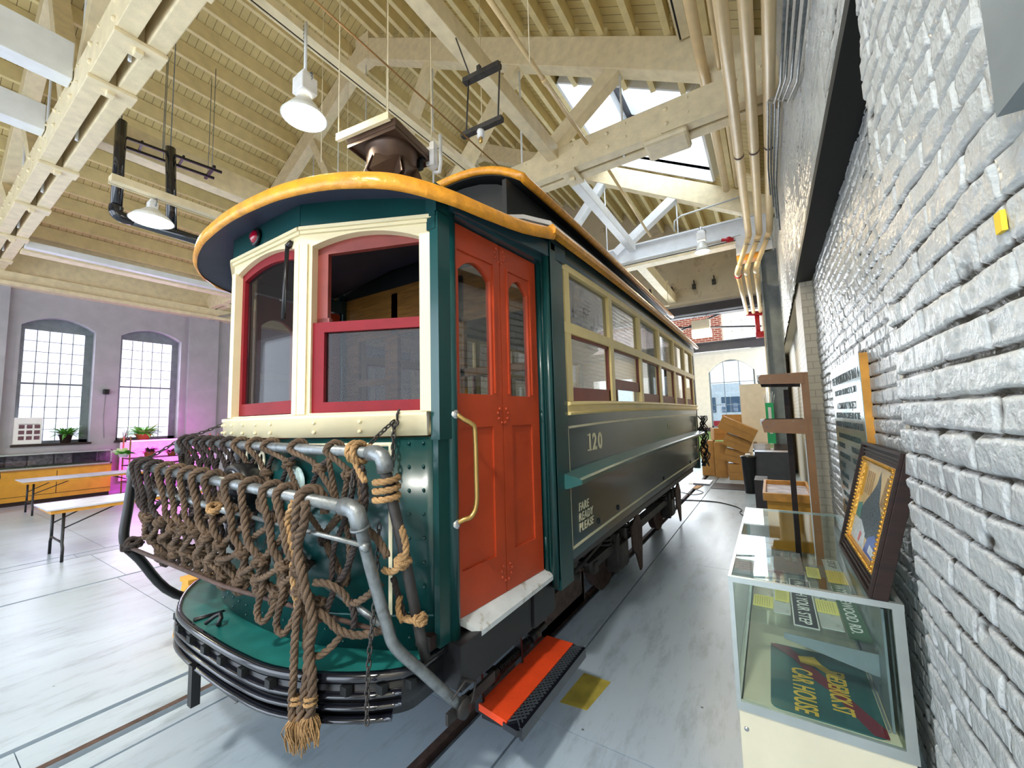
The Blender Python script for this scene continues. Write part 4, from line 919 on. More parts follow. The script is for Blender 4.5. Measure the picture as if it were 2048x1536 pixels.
# back net
hb=[.038,.093,.161,.214,.275,.345,.413,.494,.573,.699,.842]
def bp_(t,z=None,dy=0): p=BA.lerp(BB,t*2.03/2.0); return Vector((p.x,p.y+dy,p.z if z is None else z))
rows=[1.60,1.46,1.30,1.15,1.04]
cols=[[bp_(t) for t in hb]]
mid=[(hb[i]+hb[i+1])/2 for i in range(len(hb)-1)]
def nk(t,r,j): return bp_(t+random.uniform(-.006,.006),rows[r]+random.uniform(-.015,.015)+(.03 if t>.6 and r==0 else 0),.02+.012*r)
r1=[nk(t,0,i) for i,t in enumerate(mid)]+[nk(.885,0,0)]; r2=[nk(t,1,i) for i,t in enumerate(hb)]; r3=[nk(t+.0,2,i) for i,t in enumerate(mid)]; r4=[nk(t,3,i) for i,t in enumerate(hb)]
for i,t in enumerate(hb):
    c=bp_(t); mb=MB()
    top=[c+Vector((.028,.02,-.02)),c+Vector((.016,.034,.012)),c+Vector((.004,.008,.038)),c+Vector((-.006,-.026,.026)),c+Vector((-.008,-.036,-.006))]
    a=r1[i] if i<len(r1) else bp_(.9,1.6); 
    seq=top+[c.lerp(a,.5)+Vector((0,-.012,0)),a+Vector((0,-.01,0)),(r2[min(i+1,len(r2)-1)]),r3[min(i+1,len(r3)-1)],r4[min(i+2,len(r4)-1)]]
    rope(mb,seq,.0135); fpart(mb,'net_strand','rope' if i>5 else 'ropedark')
    mb=MB(); a=r1[i-1] if i>0 else bp_(.0,1.62)
    seq=[c+Vector((.02,.03,0)),c.lerp(a,.45)+Vector((0,.012,0)),a,(r2[max(i-1,0)]),r3[max(i-2,0)],r4[max(i-2,0)]]
    rope(mb,seq,.0125); fpart(mb,'net_strand','ropedark')
for p in r1[6:]: mb=MB(); knot(mb,p,.0125); fpart(mb,'net_knot','rope')
for p in r3+r4: mb=MB(); knot(mb,p,.0125); fpart(mb,'net_knot','ropedark')
# front net
hf=[.039,.077,.138,.208,.274,.342,.405,.471,.566,.643,.726,.779]
def fp_(t,z=0,dy=0): p=FA.lerp(FB,t*1.98/1.945); return Vector((p.x,p.y+dy,p.z-z))
def q_(t,z,dy=0): return fp_(min(t,1.0)+random.uniform(-.008,.008),z+random.uniform(-.015,.02),dy+random.uniform(-.01,.01))
n1=[q_(t+.012,.15,-.022) for t in hf]; n2=[q_(t+.045,.30,.0) for t in hf]; n3=[q_(t+.03,.41,.03) for t in hf]; n4=[q_(t+.06,.50-.05*t,.07) for t in hf]
for i,t in enumerate(hf):
    c=fp_(t); m='ropedark' if i<3 else ('rope' if i<11 else 'rope')
    big=.0165 if i>5 else .0145
    mb=MB()
    top=[c+Vector((.030,.03,-.035)),c+Vector((.018,.038,.008)),c+Vector((.006,.01,.043)),c+Vector((-.008,-.03,.030)),c+Vector((-.012,-.042,-.01))]
    seq=top+[n1[i],n1[i].lerp(n2[i],.5)+Vector((-.01,-.015,0)),n2[i],n3[i],n4[i],n4[i]+Vector((.0,-.02,-.045)),n4[i]+Vector((.02,.0,-.06)),n4[i]+Vector((.025,.03,-.01))]
    rope(mb,seq,big); fpart(mb,'net_strand','rope' if i not in (0,1,2) else 'ropedark')
    mb=MB(); j=max(i-1,0); k2=min(i+1,len(hf)-1)
    seq=[c+Vector((.028,.028,-.03)),c+Vector((.03,.02,-.09)),n1[k2]+Vector((-.02,.03,.03)),n1[i]+Vector((.02,.03,-.06)),n2[j]+Vector((0,.01,0)),n3[max(i-1,0)],n4[max(i-2,0)]+Vector((0,.02,0))]
    rope(mb,seq,big*.92); fpart(mb,'net_strand','ropedark' if i<6 else 'rope')
    mb=MB(); seq=[n2[i]+Vector((0,.01,.02)),n2[i].lerp(n3[j],.5)+Vector((.01,-.02,0)),n3[j]+Vector((0,-.02,0)),n4[j]+Vector((-.01,-.025,.02)),n4[j]+Vector((-.015,-.02,-.05)),n4[j]+Vector((.01,.01,-.055)),n4[j]+Vector((.02,.01,.02))]
    rope(mb,seq,.014); fpart(mb,'net_strand','rope')
for nn,m in ((n2,'rope'),(n3,'rope'),(n4,'rope')):
    for p in nn: mb=MB(); knot(mb,p,.0145); fpart(mb,'net_knot',m)
for a_,b_,c_ in ((.03,.47,.016),(.0,.50,.015)): mb=MB(); knot(mb,fp_(a_,b_,-.01),c_,1.2); fpart(mb,'net_knot','ropedark')
# extra bottom loops on the lower rod, right of centre
for (x,z) in ((-2.05,1.0),(-1.88,.99)):
    mb=MB(); rope(mb,[(x,1.03,z+.25),(x+.01,1.0,z+.1),(x-.015,.99,z-.02),(x+.02,1.0,z-.06),(x+.05,1.03,z),(x+.045,1.06,z+.1),(x+.03,1.05,z+.24)],.015); fpart(mb,'net_strand','rope')
# bundle hanging at the right with frayed ends
c=fp_(.860)
mb=MB(); rope(mb,[c+Vector((.05,.04,-.06)),c+Vector((.03,.045,.0)),c+Vector((.012,.015,.047)),c+Vector((-.008,-.03,.035)),c+Vector((-.018,-.045,-.02)),(-1.77,1.0,1.36),(-1.775,1.02,1.2),(-1.74,1.03,1.05),(-1.715,1.03,.93),(-1.70,1.02,.80),(-1.715,1.01,.69),(-1.72,1.005,.62)],.0205); rope(mb,[(-1.73,.995,1.10),(-1.738,.985,.95),(-1.742,.985,.80),(-1.752,.985,.70),(-1.745,.985,.63)],.016); fpart(mb,'hanging_bundle','rope')
mb=MB(); rope(mb,[c+Vector((.02,-.03,.0)),c+Vector((.03,-.04,-.08)),(-1.735,.99,1.32),(-1.70,1.0,1.17),(-1.665,1.02,1.02),(-1.69,1.02,.90),(-1.665,1.02,.80),(-1.66,1.015,.70),(-1.668,1.01,.64)],.0195); fpart(mb,'hanging_bundle','rope')
mb=MB(); rope(mb,[c+Vector((-.07,-.03,-.01)),(-1.82,.99,1.41),(-1.79,1.0,1.3),(-1.80,1.01,1.18),(-1.775,1.02,1.05)],.017); fpart(mb,'hanging_bundle','ropetan')
mb=MB(); rng=random.Random(5)
for (bx,by,bz,ln,cnt) in ((-1.735,1.0,.64,.15,150),(-1.665,1.015,.66,.12,90)):
    for i in range(cnt):
        a=rng.uniform(0,6.28); s=rng.uniform(.3,1); l=ln*rng.uniform(.5,1.0); cu=rng.uniform(-.02,.02); w=.034 if cnt>100 else .03
        o=Vector((bx+.014*math.cos(a)*s,by+.014*math.sin(a)*s,bz))
        mb.tube([o,o+Vector((w*1.0*math.cos(a)*s,w*1.0*math.sin(a)*s,-l*.3)),o+Vector((w*1.15*math.cos(a)*s+cu,w*math.sin(a)*s,-l*.65)),o+Vector((w*.6*math.cos(a)*s+cu*1.5,w*.6*math.sin(a)*s,-l))],.0022,4,cap=False)
fpart(mb,'frayed_rope_end','ropetan')['kind']='stuff'
mb=MB(); rope(mb,loop_around((-1.735,1.0,.70),(0,.1,1),.024,2,.04),.008); rope(mb,loop_around((-1.665,1.015,.71),(0,.1,1),.022,2,.04),.008); fpart(mb,'whipping','ropetan')
# swags to the right legs
for pts,r,m in (([(-1.68,1.03,1.17),(-1.62,1.06,1.165),(-1.575,1.10,1.12),(-1.56,1.12,1.075),(-1.50,1.14,1.10),(-1.41,1.16,1.17)],.0155,'rope'),
    ([(-1.70,1.04,1.05),(-1.65,1.06,1.03),(-1.60,1.1,.965),(-1.52,1.15,.945),(-1.42,1.21,.975)],.0165,'rope'),
    ([(-1.72,1.03,.98),(-1.73,1.03,.90),(-1.69,1.05,.86),(-1.63,1.08,.90),(-1.60,1.11,.945)],.0155,'rope'),
    ([(-1.56,1.12,1.09),(-1.545,1.13,1.03),(-1.56,1.14,.97)],.0145,'ropedark'),
    ([(-1.47,1.08,1.35),(-1.56,1.10,1.22),(-1.63,1.10,1.14),(-1.66,1.08,1.05)],.014,'ropedark'),
    ([bp_(.842)+Vector((0,-.03,-.03)),(-1.66,1.12,1.50),(-1.60,1.13,1.38),(-1.58,1.13,1.25),(-1.60,1.12,1.14)],.013,'rope'),
    ([(-1.50,1.10,1.68),(-1.54,1.12,1.58),(-1.60,1.12,1.42),(-1.68,1.12,1.28),(-1.66,1.10,1.16)],.013,'ropedark'),
    ([(-1.47,1.09,1.69),(-1.46,1.1,1.55),(-1.455,1.11,1.42),(-1.40,1.14,1.35),(-1.36,1.15,1.29)],.0165,'rope'),
    ([(-1.45,1.09,1.66),(-1.44,1.1,1.52),(-1.48,1.1,1.40),(-1.53,1.12,1.36)],.016,'ropedark'),
    ([(-1.44,1.25,1.16),(-1.42,1.27,1.05),(-1.40,1.28,.98)],.014,'ropedark')):
    mb=MB(); rope(mb,pts,r); fpart(mb,'net_strand',m)
# tan lashings at elbow, on the back leg and at its foot
mb=MB()
for dx in (0,.035): rope(mb,loop_around((-1.50+dx,1.10,1.716),(1,0,.05),.040,1.0,.02),.0135)
for z in (1.60,1.565,1.53): rope(mb,loop_around((-1.335,1.125,z),(0,0,1),.046,1.0,.03,.5),.0135)
rope(mb,[(-1.41,1.08,1.60),(-1.45,1.08,1.64),(-1.48,1.08,1.68)],.0135); fpart(mb,'lashing','ropetan')
mb=MB(); rope(mb,[(-1.335,1.19,1.42),(-1.285,1.17,1.38),(-1.285,1.18,1.31),(-1.32,1.17,1.25),(-1.37,1.18,1.22),(-1.42,1.18,1.22)],.0145); knot(mb,(-1.31,1.19,1.27),.0145); fpart(mb,'lashing','ropetan')
mb=MB(); rope(mb,loop_around((-1.335,1.28,1.0),(0,.3,1),.040,1.3,.03),.0135); rope(mb,[(-1.38,1.25,.99),(-1.41,1.25,1.03),(-1.42,1.27,1.08)],.0135); knot(mb,(-1.30,1.27,1.01),.012); fpart(mb,'lashing','ropetan')
mb=MB(); knot(mb,fp_(.50,.13,-.02),.014,1.1); fpart(mb,'lashing','ropetan')
# chains
def chain(mb,pts,r=.004,l=.034):
    P=spl(pts,8); L=0; last=P[0]; k=0; acc=[P[0]]
    for p in P[1:]:
        while (p-last).length>=l*.78:
            last=last+(p-last).normalized()*l*.78; acc.append(last.copy())
    for i in range(len(acc)-1):
        a,b=acc[i],acc[i+1]; t=(b-a).normalized(); s=t.orthogonal().normalized() ; s=(Matrix.Rotation(math.radians(90*(i%2)+20),3,t)@s); c=(a+b)/2; h=l*.5; w=l*.26
        ring=[]
        for j in range(12):
            an=2*math.pi*j/12; ring.append(c+t*(h*math.copysign(abs(math.cos(an))**.7,math.cos(an)))+s*(w*math.sin(an)))
        mb.tube(ring,r,5,closed=True)
    return mb
mb=MB(); mb.tube([(-1.52,1.37,1.835),(-1.52,1.345,1.85),(-1.505,1.33,1.875),(-1.50,1.34,1.90)],.006,8).tube([(-1.52,1.35,1.85),(-1.50,1.33,1.83),(-1.515,1.32,1.815)],.006,8); fpart(mb,'chain_hook','iron')
for pts,l_ in (([(-1.525,1.33,1.845),(-1.535,1.22,1.76),(-1.50,1.10,1.66),(-1.455,1.045,1.55)],'chain'),([(-1.525,1.33,1.84),(-1.52,1.32,1.74),(-1.50,1.30,1.62)],'chain'),([(-1.46,1.19,1.40),(-1.45,1.16,1.1),(-1.445,1.13,.9),(-1.445,1.12,.75),(-1.445,1.12,.62)],'chain'),
        ([(-3.28,1.30,1.85),(-3.33,1.2,1.80),(-3.38,1.12,1.77),(-3.42,1.0,1.68),(-3.42,.93,1.64)],'chain')):
    mb=MB(); chain(mb,[Vector(p) for p in pts]); fpart(mb,l_,'iron')
# ================= DISPLAY CASE AND WHAT IT HOLDS =================
X0,X1,Y0,Y1,ZT,ZB=-.253,.442,2.50,4.36,.97,.30
D=thing('display_case','glass-topped aluminium display case with cream base standing against the painted brick wall','display case',((X0+X1)/2,(Y0+Y1)/2,0))
def dp(mb,name,m,lab=None,par=None,bevel=0): return mb.build(name,M[m],par or D,lab,bevel)
mb=MB(); mb.box(X0+.01,X1-.01,Y0+.01,Y1-.01,.0,ZB); dp(mb,'base_cabinet','creampanel',lab='cream base cabinet')
mb=MB(); 
for (a,b,c,d) in ((X0+.001,X0+.023,Y0+.001,Y0+.023),(X1-.041,X1-.001,Y0+.001,Y0+.023),(X0+.001,X0+.023,Y1-.023,Y1-.001),(X1-.041,X1-.001,Y1-.023,Y1-.001)): mb.box(a,b,c,d,ZB+.001,ZT-.001)
mb.box(X0,X1,Y0,Y0+.022,ZB,ZB+.045).box(X0+.0005,X0+.022,Y0+.0005,Y1,ZB+.0005,ZB+.0445).box(X0,X1,Y1-.022,Y1+.0005,ZB,ZB+.045).box(X1-.022,X1-.0005,Y0+.0005,Y1,ZB+.0005,ZB+.0445)
mb.box(X0,X1,Y0,Y0+.022,ZT-.028,ZT).box(X0+.0004,X0+.016,Y0+.0005,Y1,ZT-.016,ZT-.0006).box(X0,X1,Y1-.016,Y1+.0004,ZT-.016,ZT-.0003).box(X1-.022,X1-.0004,Y0+.0005,Y1,ZT-.02,ZT-.0006); dp(mb,'metal_frame','alu')
mb=MB(); mb.box(X0+.016,X1-.022,Y0+.02,Y1-.016,ZT-.008,ZT-.001); dp(mb,'glass_top','glasscase')
mb=MB(); mb.box(X0+.022,X1-.04,Y0+.008,Y0+.014,ZB+.045,ZT-.028); dp(mb,'glass_pane','glasscase')
mb=MB(); mb.box(X0+.006,X0+.012,Y0+.022,Y1-.022,ZB+.045,ZT-.016); dp(mb,'glass_pane','glasscase')
mb=MB(); mb.box(X1-.05,X1-.046,Y0+.02,Y1-.02,ZB+.045,ZT-.028); dp(mb,'glass_pane','glasscase')
mb=MB(); mb.box(X0+.03,X1-.05,Y0+.03,Y1-.03,ZB+.035,ZB+.045); dp(mb,'case_floor',M['creampanel'] and 'creampanel')
mb=MB(); mb.box(X0+.06,X1-.06,2.82,Y1-.05,.622,.630); sh=dp(mb,'glass_shelf','glasscase')
mb=MB(); mb.prism([(-.02,.585),(-.02,.615),(.39,.605),(.39,.50),(.36,.50)],(0,2.78,0),(1,0,0),(0,0,1),(0,.006,0)); dp(mb,'shelf_bracket','steelgrey')
mb=MB(); mb.prism([(-.02,.585),(-.02,.615),(.39,.605),(.39,.50),(.36,.50)],(0,4.1,0),(1,0,0),(0,0,1),(0,.006,0)); dp(mb,'shelf_bracket','steelgrey')
mb=MB(); mb.box(.375,.385,2.6,4.3,ZB+.05,.9).box(.36,.368,2.6,4.3,ZB+.05,ZB+.06); dp(mb,'sliding_door_track','steelgrey')
mb=MB(); mb.lathe([(0,-.004),(.011,-.004),(.012,0)],(-.215,Y0+.01,.21),12,'y'); dp(mb,'lock','chrome')
def rrect(x0,x1,y0,y1,r,n=4):
    p=[]
    for cx,cy,a0 in ((x1-r,y1-r,0),(x0+r,y1-r,90),(x0+r,y0+r,180),(x1-r,y0+r,270)):
        for k in range(n+1): a=math.radians(a0+90*k/n); p.append((cx+r*math.cos(a),cy+r*math.sin(a)))
    return p
def flat(name,poly,z,h,m,lab,cat,group=None):
    o=MB().prism(poly,(0,0,z),(1,0,0),(0,1,0),(0,0,h)); 
    pts=[Vector((p[0],p[1],z)) for p in poly]; c=sum(pts,Vector())/len(pts)
    t=thing(name,lab,cat,(c.x,c.y,z),group); o.build('sign_board' if 'sign' in name else 'sheet',M[m],t); return t
zs=.632
M['navy']=mat('navy_enamel',(.02,.03,.05),.25); M['signgreen']=mat('sign_green',(.02,.12,.05),.3); M['whitetext']=mat('white_text',(.9,.9,.88),.4,var=.02)
M['teal']=mat('faded_teal_board',(.015,.11,.11),.35,var=.3,vscale=5); M['maroon']=mat('maroon_stripe',(.20,.015,.03),.4); M['lightgrey']=mat('faded_sign_white',(.55,.58,.56),.4,dirt=(.3,.3,.28),dscale=8)
M['rustsign']=mat('rusty_sign',(.10,.10,.11),.5,dirt=(.35,.2,.1),dscale=9,damt=.58)
t=flat('route_sign',rrect(-.10,.355,2.53,3.20,.04),ZB+.047,.006,'teal','large teal board with yellow lettering and a maroon diagonal stripe, on the case floor','sign')
z1=ZB+.0535
MB().prism([(-.10,3.19),(.0,3.19),(.355,2.60),(.355,2.535),(.30,2.535),(.17,2.80),(.10,2.88),(.02,3.05),(-.09,3.16)],(0,0,z1-.0002),(1,0,0),(0,1,0),(0,0,.0006)).build('stripe',M['maroon'],t)
MB().prism([(.04,3.10),(.12,3.13),(.15,3.06),(.22,2.98),(.21,2.93),(.12,3.02),(.05,3.03)],(0,0,z1+.0006),(1,0,0),(0,1,0),(0,0,.0006)).build('arrow_mark',M['goldtext'],t)
text('CAR HOUSE',.135,(.005,2.96,z1+.001),(0,-1,0),(1,0,0),'goldtext',t,squash=.54,space=1.05,ext=.0008,offs=.002)
text('FREDERICK ST',.12,(.165,3.02,z1+.001),(0,-1,0),(1,0,0),'goldtext',t,squash=.50,space=1.02,ext=.0008,offs=.002)
# tilt helper plane for shelf signs: flat on glass shelf
def ssign(x0,x1,y0,y1,m,txt,size,tx,tm,lab,sq=.7,border=None,ty=None):
    t=flat('enamel_sign',rrect(x0,x1,y0,y1,.006),zs,.004,m if not border else border,lab,'sign')
    if border: MB().prism(rrect(x0+.006,x1-.006,y0+.008,y1-.008,.003),(0,0,zs+.0041),(1,0,0),(0,1,0),(0,0,.0006)).build('sign_field',M[m],t)
    for i,s_ in enumerate(txt if isinstance(txt,list) else [txt]):
        text(s_,size,(tx-i*size*1.15,(ty or y1-.03),zs+.005),(0,-1,0),(1,0,0),tm,t,squash=sq,ext=.0006,offs=.0008,space=1.05)
    return t
ssign(.030,.150,2.86,3.62,'navy','WATCH YOUR STEP',.085,.060,'whitetext','narrow navy sign with white border reading WATCH YOUR STEP on the glass shelf',.86,'whitetext')
ssign(.272,.368,2.84,3.66,'signgreen','WYNNEWOOD RD.',.075,.292,'whitetext','green street sign with white letters reading WYNNEWOOD RD. on the glass shelf',1.05)
ssign(-.065,.022,2.98,3.55,'lightgrey',['CON','CO'],.035,-.012,'darktext','small faded grey sign beside the navy sign, partly under a yellow card',.8)
ssign(.158,.262,2.90,3.50,'lightgrey','TEXAS CO',.05,.185,'darktext','faded grey sign between the navy and green signs on the glass shelf',.8)
ssign(-.06,.13,3.72,4.28,'rustsign',['NO PARKING','STREET CAR','STOP'],.045,.07,'lightgrey','rusty dark sign toward the far end of the glass shelf',.8)
ssign(.27,.37,3.72,4.20,'lightgrey','STOP',.07,.30,'darktext','cream rounded sign below the deep yellow card at the far end of the shelf',1.0)
for (x0,x1,y0,y1,m,lab) in ((-.175,-.068,3.02,3.20,'yellowpaper','yellow caption card left of the faded grey sign'),(-.058,.020,3.16,3.36,'yellowpaper','yellow caption card lying on the small faded grey sign'),(.156,.262,3.10,3.30,'yellowpaper','yellow caption card on the sign between the navy and green signs'),
    (.262,.385,3.66,3.92,'orangepaper','deep yellow caption card beside the leaning picture frame'),(.145,.225,3.70,3.93,'yellowpaper','pale yellow caption card right of the rusty sign')):
    t=flat('caption_card',[(x0,y0),(x1,y0-.004),(x1+.004,y1),(x0+.003,y1)],zs+.006,.001,m,lab,'card')
    l=MB()
    for i in range(7): l.box(x0+.012+ (x1-x0-.024)*i/6.5-.0015,x0+.012+(x1-x0-.024)*i/6.5+.0012,y0+.02,y1-.02,zs+.0072,zs+.0076)
    l.build('print_lines',mat('print_ink',(.45,.42,.15),.6) if 'print_ink' not in bpy.data.materials else bpy.data.materials['print_ink'],t)
# leaning framed picture
pa=Vector((.335,2.50,.976)); pb=Vector((.325,3.36,.976)); tilt=Vector((.165,0,.66)); tl=tilt.length; tn=tilt.normalized(); pu=(pa-pb); PL=pu.length; pu.normalize(); pn=pu.cross(tn); 
if pn.x>0: pn=-pn
P=thing('framed_picture','framed street scene in dark wood and gilt, leaning on the wall atop the display case','picture frame',((pa+pb)/2))
fw=.085; th=-pn*.055
mb=MB(); mb.holed(0,PL,0,tl,[(fw,fw),(PL-fw,fw),(PL-fw,tl-fw),(fw,tl-fw)],pb,pu,tn,th)
for a_,b_,h_ in ((0,.018,.016),(.03,.042,.010),(.052,.062,.006)):
    mb.holed(a_,PL-a_,a_,tl-a_,[(b_,b_),(PL-b_,b_),(PL-b_,tl-b_),(b_,tl-b_)],pb+pn*h_,pu,tn,-pn*h_)
fo=mb.build('frame',M['darkwood'],P,bevel=.003)
mb=MB(); mb.holed(fw-.004,PL-fw+.004,fw-.004,tl-fw+.004,[(fw+.022,fw+.022),(PL-fw-.022,fw+.022),(PL-fw-.022,tl-fw-.022),(fw+.022,tl-fw-.022)],pb+pn*.004,pu,tn,-pn*.02)
for i in range(int((PL-2*fw)/.022)):
    for zz in (fw+.008,tl-fw-.008): mb.sphere(pb+pu*(fw+.01+i*.022)+tn*zz+pn*.006,.009,6,4)
for i in range(int((tl-2*fw)/.022)):
    for zz in (fw+.008,PL-fw-.008): mb.sphere(pb+tn*(fw+.01+i*.022)+pu*zz+pn*.006,.009,6,4)
mb.build('gilt_liner',M['gold'],P)
iw,ih=PL-2*fw-.04,tl-2*fw-.04; io=pb+pu*(fw+.02)+tn*(fw+.02)-pn*.012
im=MB(); im.prism([(0,0),(iw,0),(iw,ih),(0,ih)],io,pu,tn,-pn*.004); pc=im.build('picture_sheet',mat('print_cream',(.85,.62,.28),.4,var=.12,vscale=9),P)
def patch(poly,m,h,nm='printed_shape'): MB().prism([(a*iw,b*ih) for a,b in poly],io+pn*h,pu,tn,pn*.0008).build(nm,m,P)
c1=mat('print_crowd',(.07,.11,.14),.5,var=.9,vscale=120,dirt=(.5,.45,.35),dscale=160,damt=.56); c2=mat('print_blue',(.02,.10,.45),.4); c3=mat('print_pale',(.72,.80,.82),.4,var=.2,vscale=30); c4=mat('print_green',(.10,.35,.30),.5,var=.3,vscale=20); c5=mat('print_brown',(.45,.28,.12),.5,var=.3,vscale=20); c6=mat('print_orange',(.85,.45,.05),.4)
patch([(.20,.18),(.98,.14),(.92,.45),(.72,.62),(.66,.80),(.58,.95),(.54,.80),(.46,.70),(.30,.55),(.16,.40)],c1,.0)
patch([(.02,.02),(.55,.02),(.50,.20),(.30,.30),(.02,.28)],c3,.0012); patch([(.55,.02),(.98,.02),(.98,.22),(.80,.28),(.62,.20)],c2,.0012); patch([(.70,.06),(.92,.05),(.92,.13),(.72,.15)],c3,.0022)
patch([(.05,.30),(.22,.30),(.20,.50),(.06,.46)],c4,.0012); patch([(.02,.55),(.12,.56),(.12,.92),(.02,.94)],c6,.0012); patch([(.74,.60),(.92,.58),(.95,.90),(.80,.92)],c5,.0012)
for i in range(4): patch([(.17+.07*i,.62),(.20+.07*i,.62),(.20+.07*i,.90),(.17+.07*i,.90)],c5,.0012)
patch([(.30,.06),(.36,.05),(.40,.16),(.34,.18)],mat('print_red',(.6,.05,.05),.4),.0022)
# ---- wall sign ----
sy0,sy1,sz0,sz1=3.42,4.82,.90,2.21
S=thing('dedication_sign','silvery blue-green sign headed THE RENOVATION OF BAY 4 on the brick wall','sign',(.53,(sy0+sy1)/2,sz0))
mb=MB(); mb.box(.512,.556,sy0,sy1,sz0,sz1); mb.build('sign_board',M['orangewood'],S)
mb=MB(); mb.box(.508,.512,sy0,sy1,sz0,sz1); mb.build('sign_face',mat('brushed_teal_metal',(.42,.58,.60),.22,metal=.75,var=.15,vscale=3),S)
lines=[('THE RENOVATION OF BAY 4',.100,2.06),('DEDICATED ON MARCH 24, 2011',.065,1.965),('A COMMUNITY PROJECT',.075,1.85),('ORGANIZED AND COMPLETED BY THE',.065,1.775),('LEADERSHIP LACKAWANNA CLASS OF 2011',.065,1.70),('SPECIAL RECOGNITION AND THANKS TO:',.055,1.605)]
for s_,sz_,z in lines: text(s_,sz_,(.507,(sy0+sy1)/2,z),(0,-1,0),(0,0,1),'darktext',S,align='CENTER',squash=1.02 if sz_>.09 else 1.12 if len(s_)<30 else 1.0,ext=.0006,offs=.0012)
for i,(a_,b_) in enumerate((('COMMERCE','WEBER CO'),('NEIGHBORHOODS','GENERAL'),('ELECTRIC','VOLUNTEERS'),('CARPENTERS','BUILDERS'),('MASONRY','STEEL'),('CITY COUNCIL','FRIENDS'),('FAMILIES','STAFF'))):
    text(a_,.058,(.507,4.70,1.52-.085*i),(0,-1,0),(0,0,1),'darktext',S,squash=1.1,ext=.0006,offs=.0012); text(b_,.058,(.507,4.02,1.52-.085*i),(0,-1,0),(0,0,1),'darktext',S,squash=1.1,ext=.0006,offs=.0012)
# ---- brown stepped rack ----
Rk=thing('wooden_rack','brown metal-bracketed wooden rack with two projecting arms, standing beyond the display case','rack',(.15,5.35,0))
RY=5.25
mb=MB(); mb.box(.295,.36,RY-.03,RY+.02,.0,2.25); mb.build('upright','_' and M['brownwood'],Rk)
mb=MB(); mb.beam((.175,RY+.55,2.10),(.165,RY+.55,.0),.055,.04,up=(0,1,0)); mb.build('upright',M['darkwood'],Rk)
for z0,z1 in ((2.13,2.25),(1.60,1.76)):
    mb=MB(); mb.prism([(-.09,z1-.03),(-.06,z1),(.32,z1+.0),(.32,z0),(-.07,z0+.02)],(0,RY-.045,0),(1,0,0),(0,0,1),(0,.02,0)); mb.build('side_arm',M['brownwood'],Rk)
    mb=MB(); mb.prism([(-.09,z1-.03),(-.06,z1),(.32,z1+.0),(.32,z0),(-.07,z0+.02)],(0,RY+.6,0),(1,0,0),(0,0,1),(0,.02,0)); mb.build('side_arm',M['darkwood'],Rk)
    for i in range(4): mb=MB(); mb.box(-.07+.09*i,-.01+.09*i,RY-.03,RY+.6,z1-.05,z1-.03); mb.build('shelf_slat',M['darkwood'],Rk)
    mb=MB(); mb.box(-.10,-.06,RY-.04,RY+.62,z1-.06,z1-.0); mb.build('front_lip',M['white'],Rk)
    for x,z in ((-.04,(z0+z1)/2),(.02,z1-.05),(.20,z1-.02),(.27,(z0+z1)/2)): mb=MB(); mb.sphere((x,RY-.047,z),.008,8,4); mb.build('bolt',M['chrome'],Rk)
for z in (.9,1.3,2.05): mb=MB(); mb.sphere((.33,RY-.032,z),.007,8,4); mb.build('bolt',M['chrome'],Rk)
mb=MB(); mb.box(.285,.292,RY-.03,RY+.01,.3,1.55); mb.build('metal_edge',M['white'],Rk)
mb=MB(); mb.box(.30,.355,RY-.06,RY+.65,0,.05); mb.build('foot_rail',M['darkwood'],Rk)
# yellow paper stub on the wall
o=MB().box(.392,.400,1.12,1.145,2.17,2.21).build('sticky_note',M['orangepaper']); tag(o,'tiny yellow note stuck high on the white painted bricks','note')
# conduits above, on the right
for i,(dx,dz) in enumerate(((0,0),(.036,.02),(.072,.0),(.108,-.04))):
    x=.235+dx; pts=[(x+.02,2.2,4.35+dz),(x+.02,3.8,4.52+dz),(x+.01,4.6,4.9+dz),(x,5.35,5.45+dz),(x-.0,5.6,5.6+dz),(x,7.2+.2*i,5.62+dz),(x,7.25+.2*i,5.2-.12*i)]
    o=MB(); o.tube(pts,.0115,8); o=o.build('conduit',M['galv']); tag(o,['leftmost of four thin metal conduits bending down the top of the brick wall','second from left of four thin metal conduits on the brick wall','third from left of four thin metal conduits on the brick wall','rightmost of four thin metal conduits bending down the top of the brick wall'][i],'conduit','conduits above the brick wall')
# painted yellow block mark
o=MB().prism([(-1.28,2.48),(-1.10,2.50),(-1.06,2.84),(-1.26,2.84)],(0,0,.0005),(1,0,0),(0,1,0),(0,0,.001)).build('floor_mark',mat('yellow_floor_paint',(.42,.34,.06),.5,var=.3)); tag(o,'worn yellow paint patch on the floor just beyond the step','floor marking')
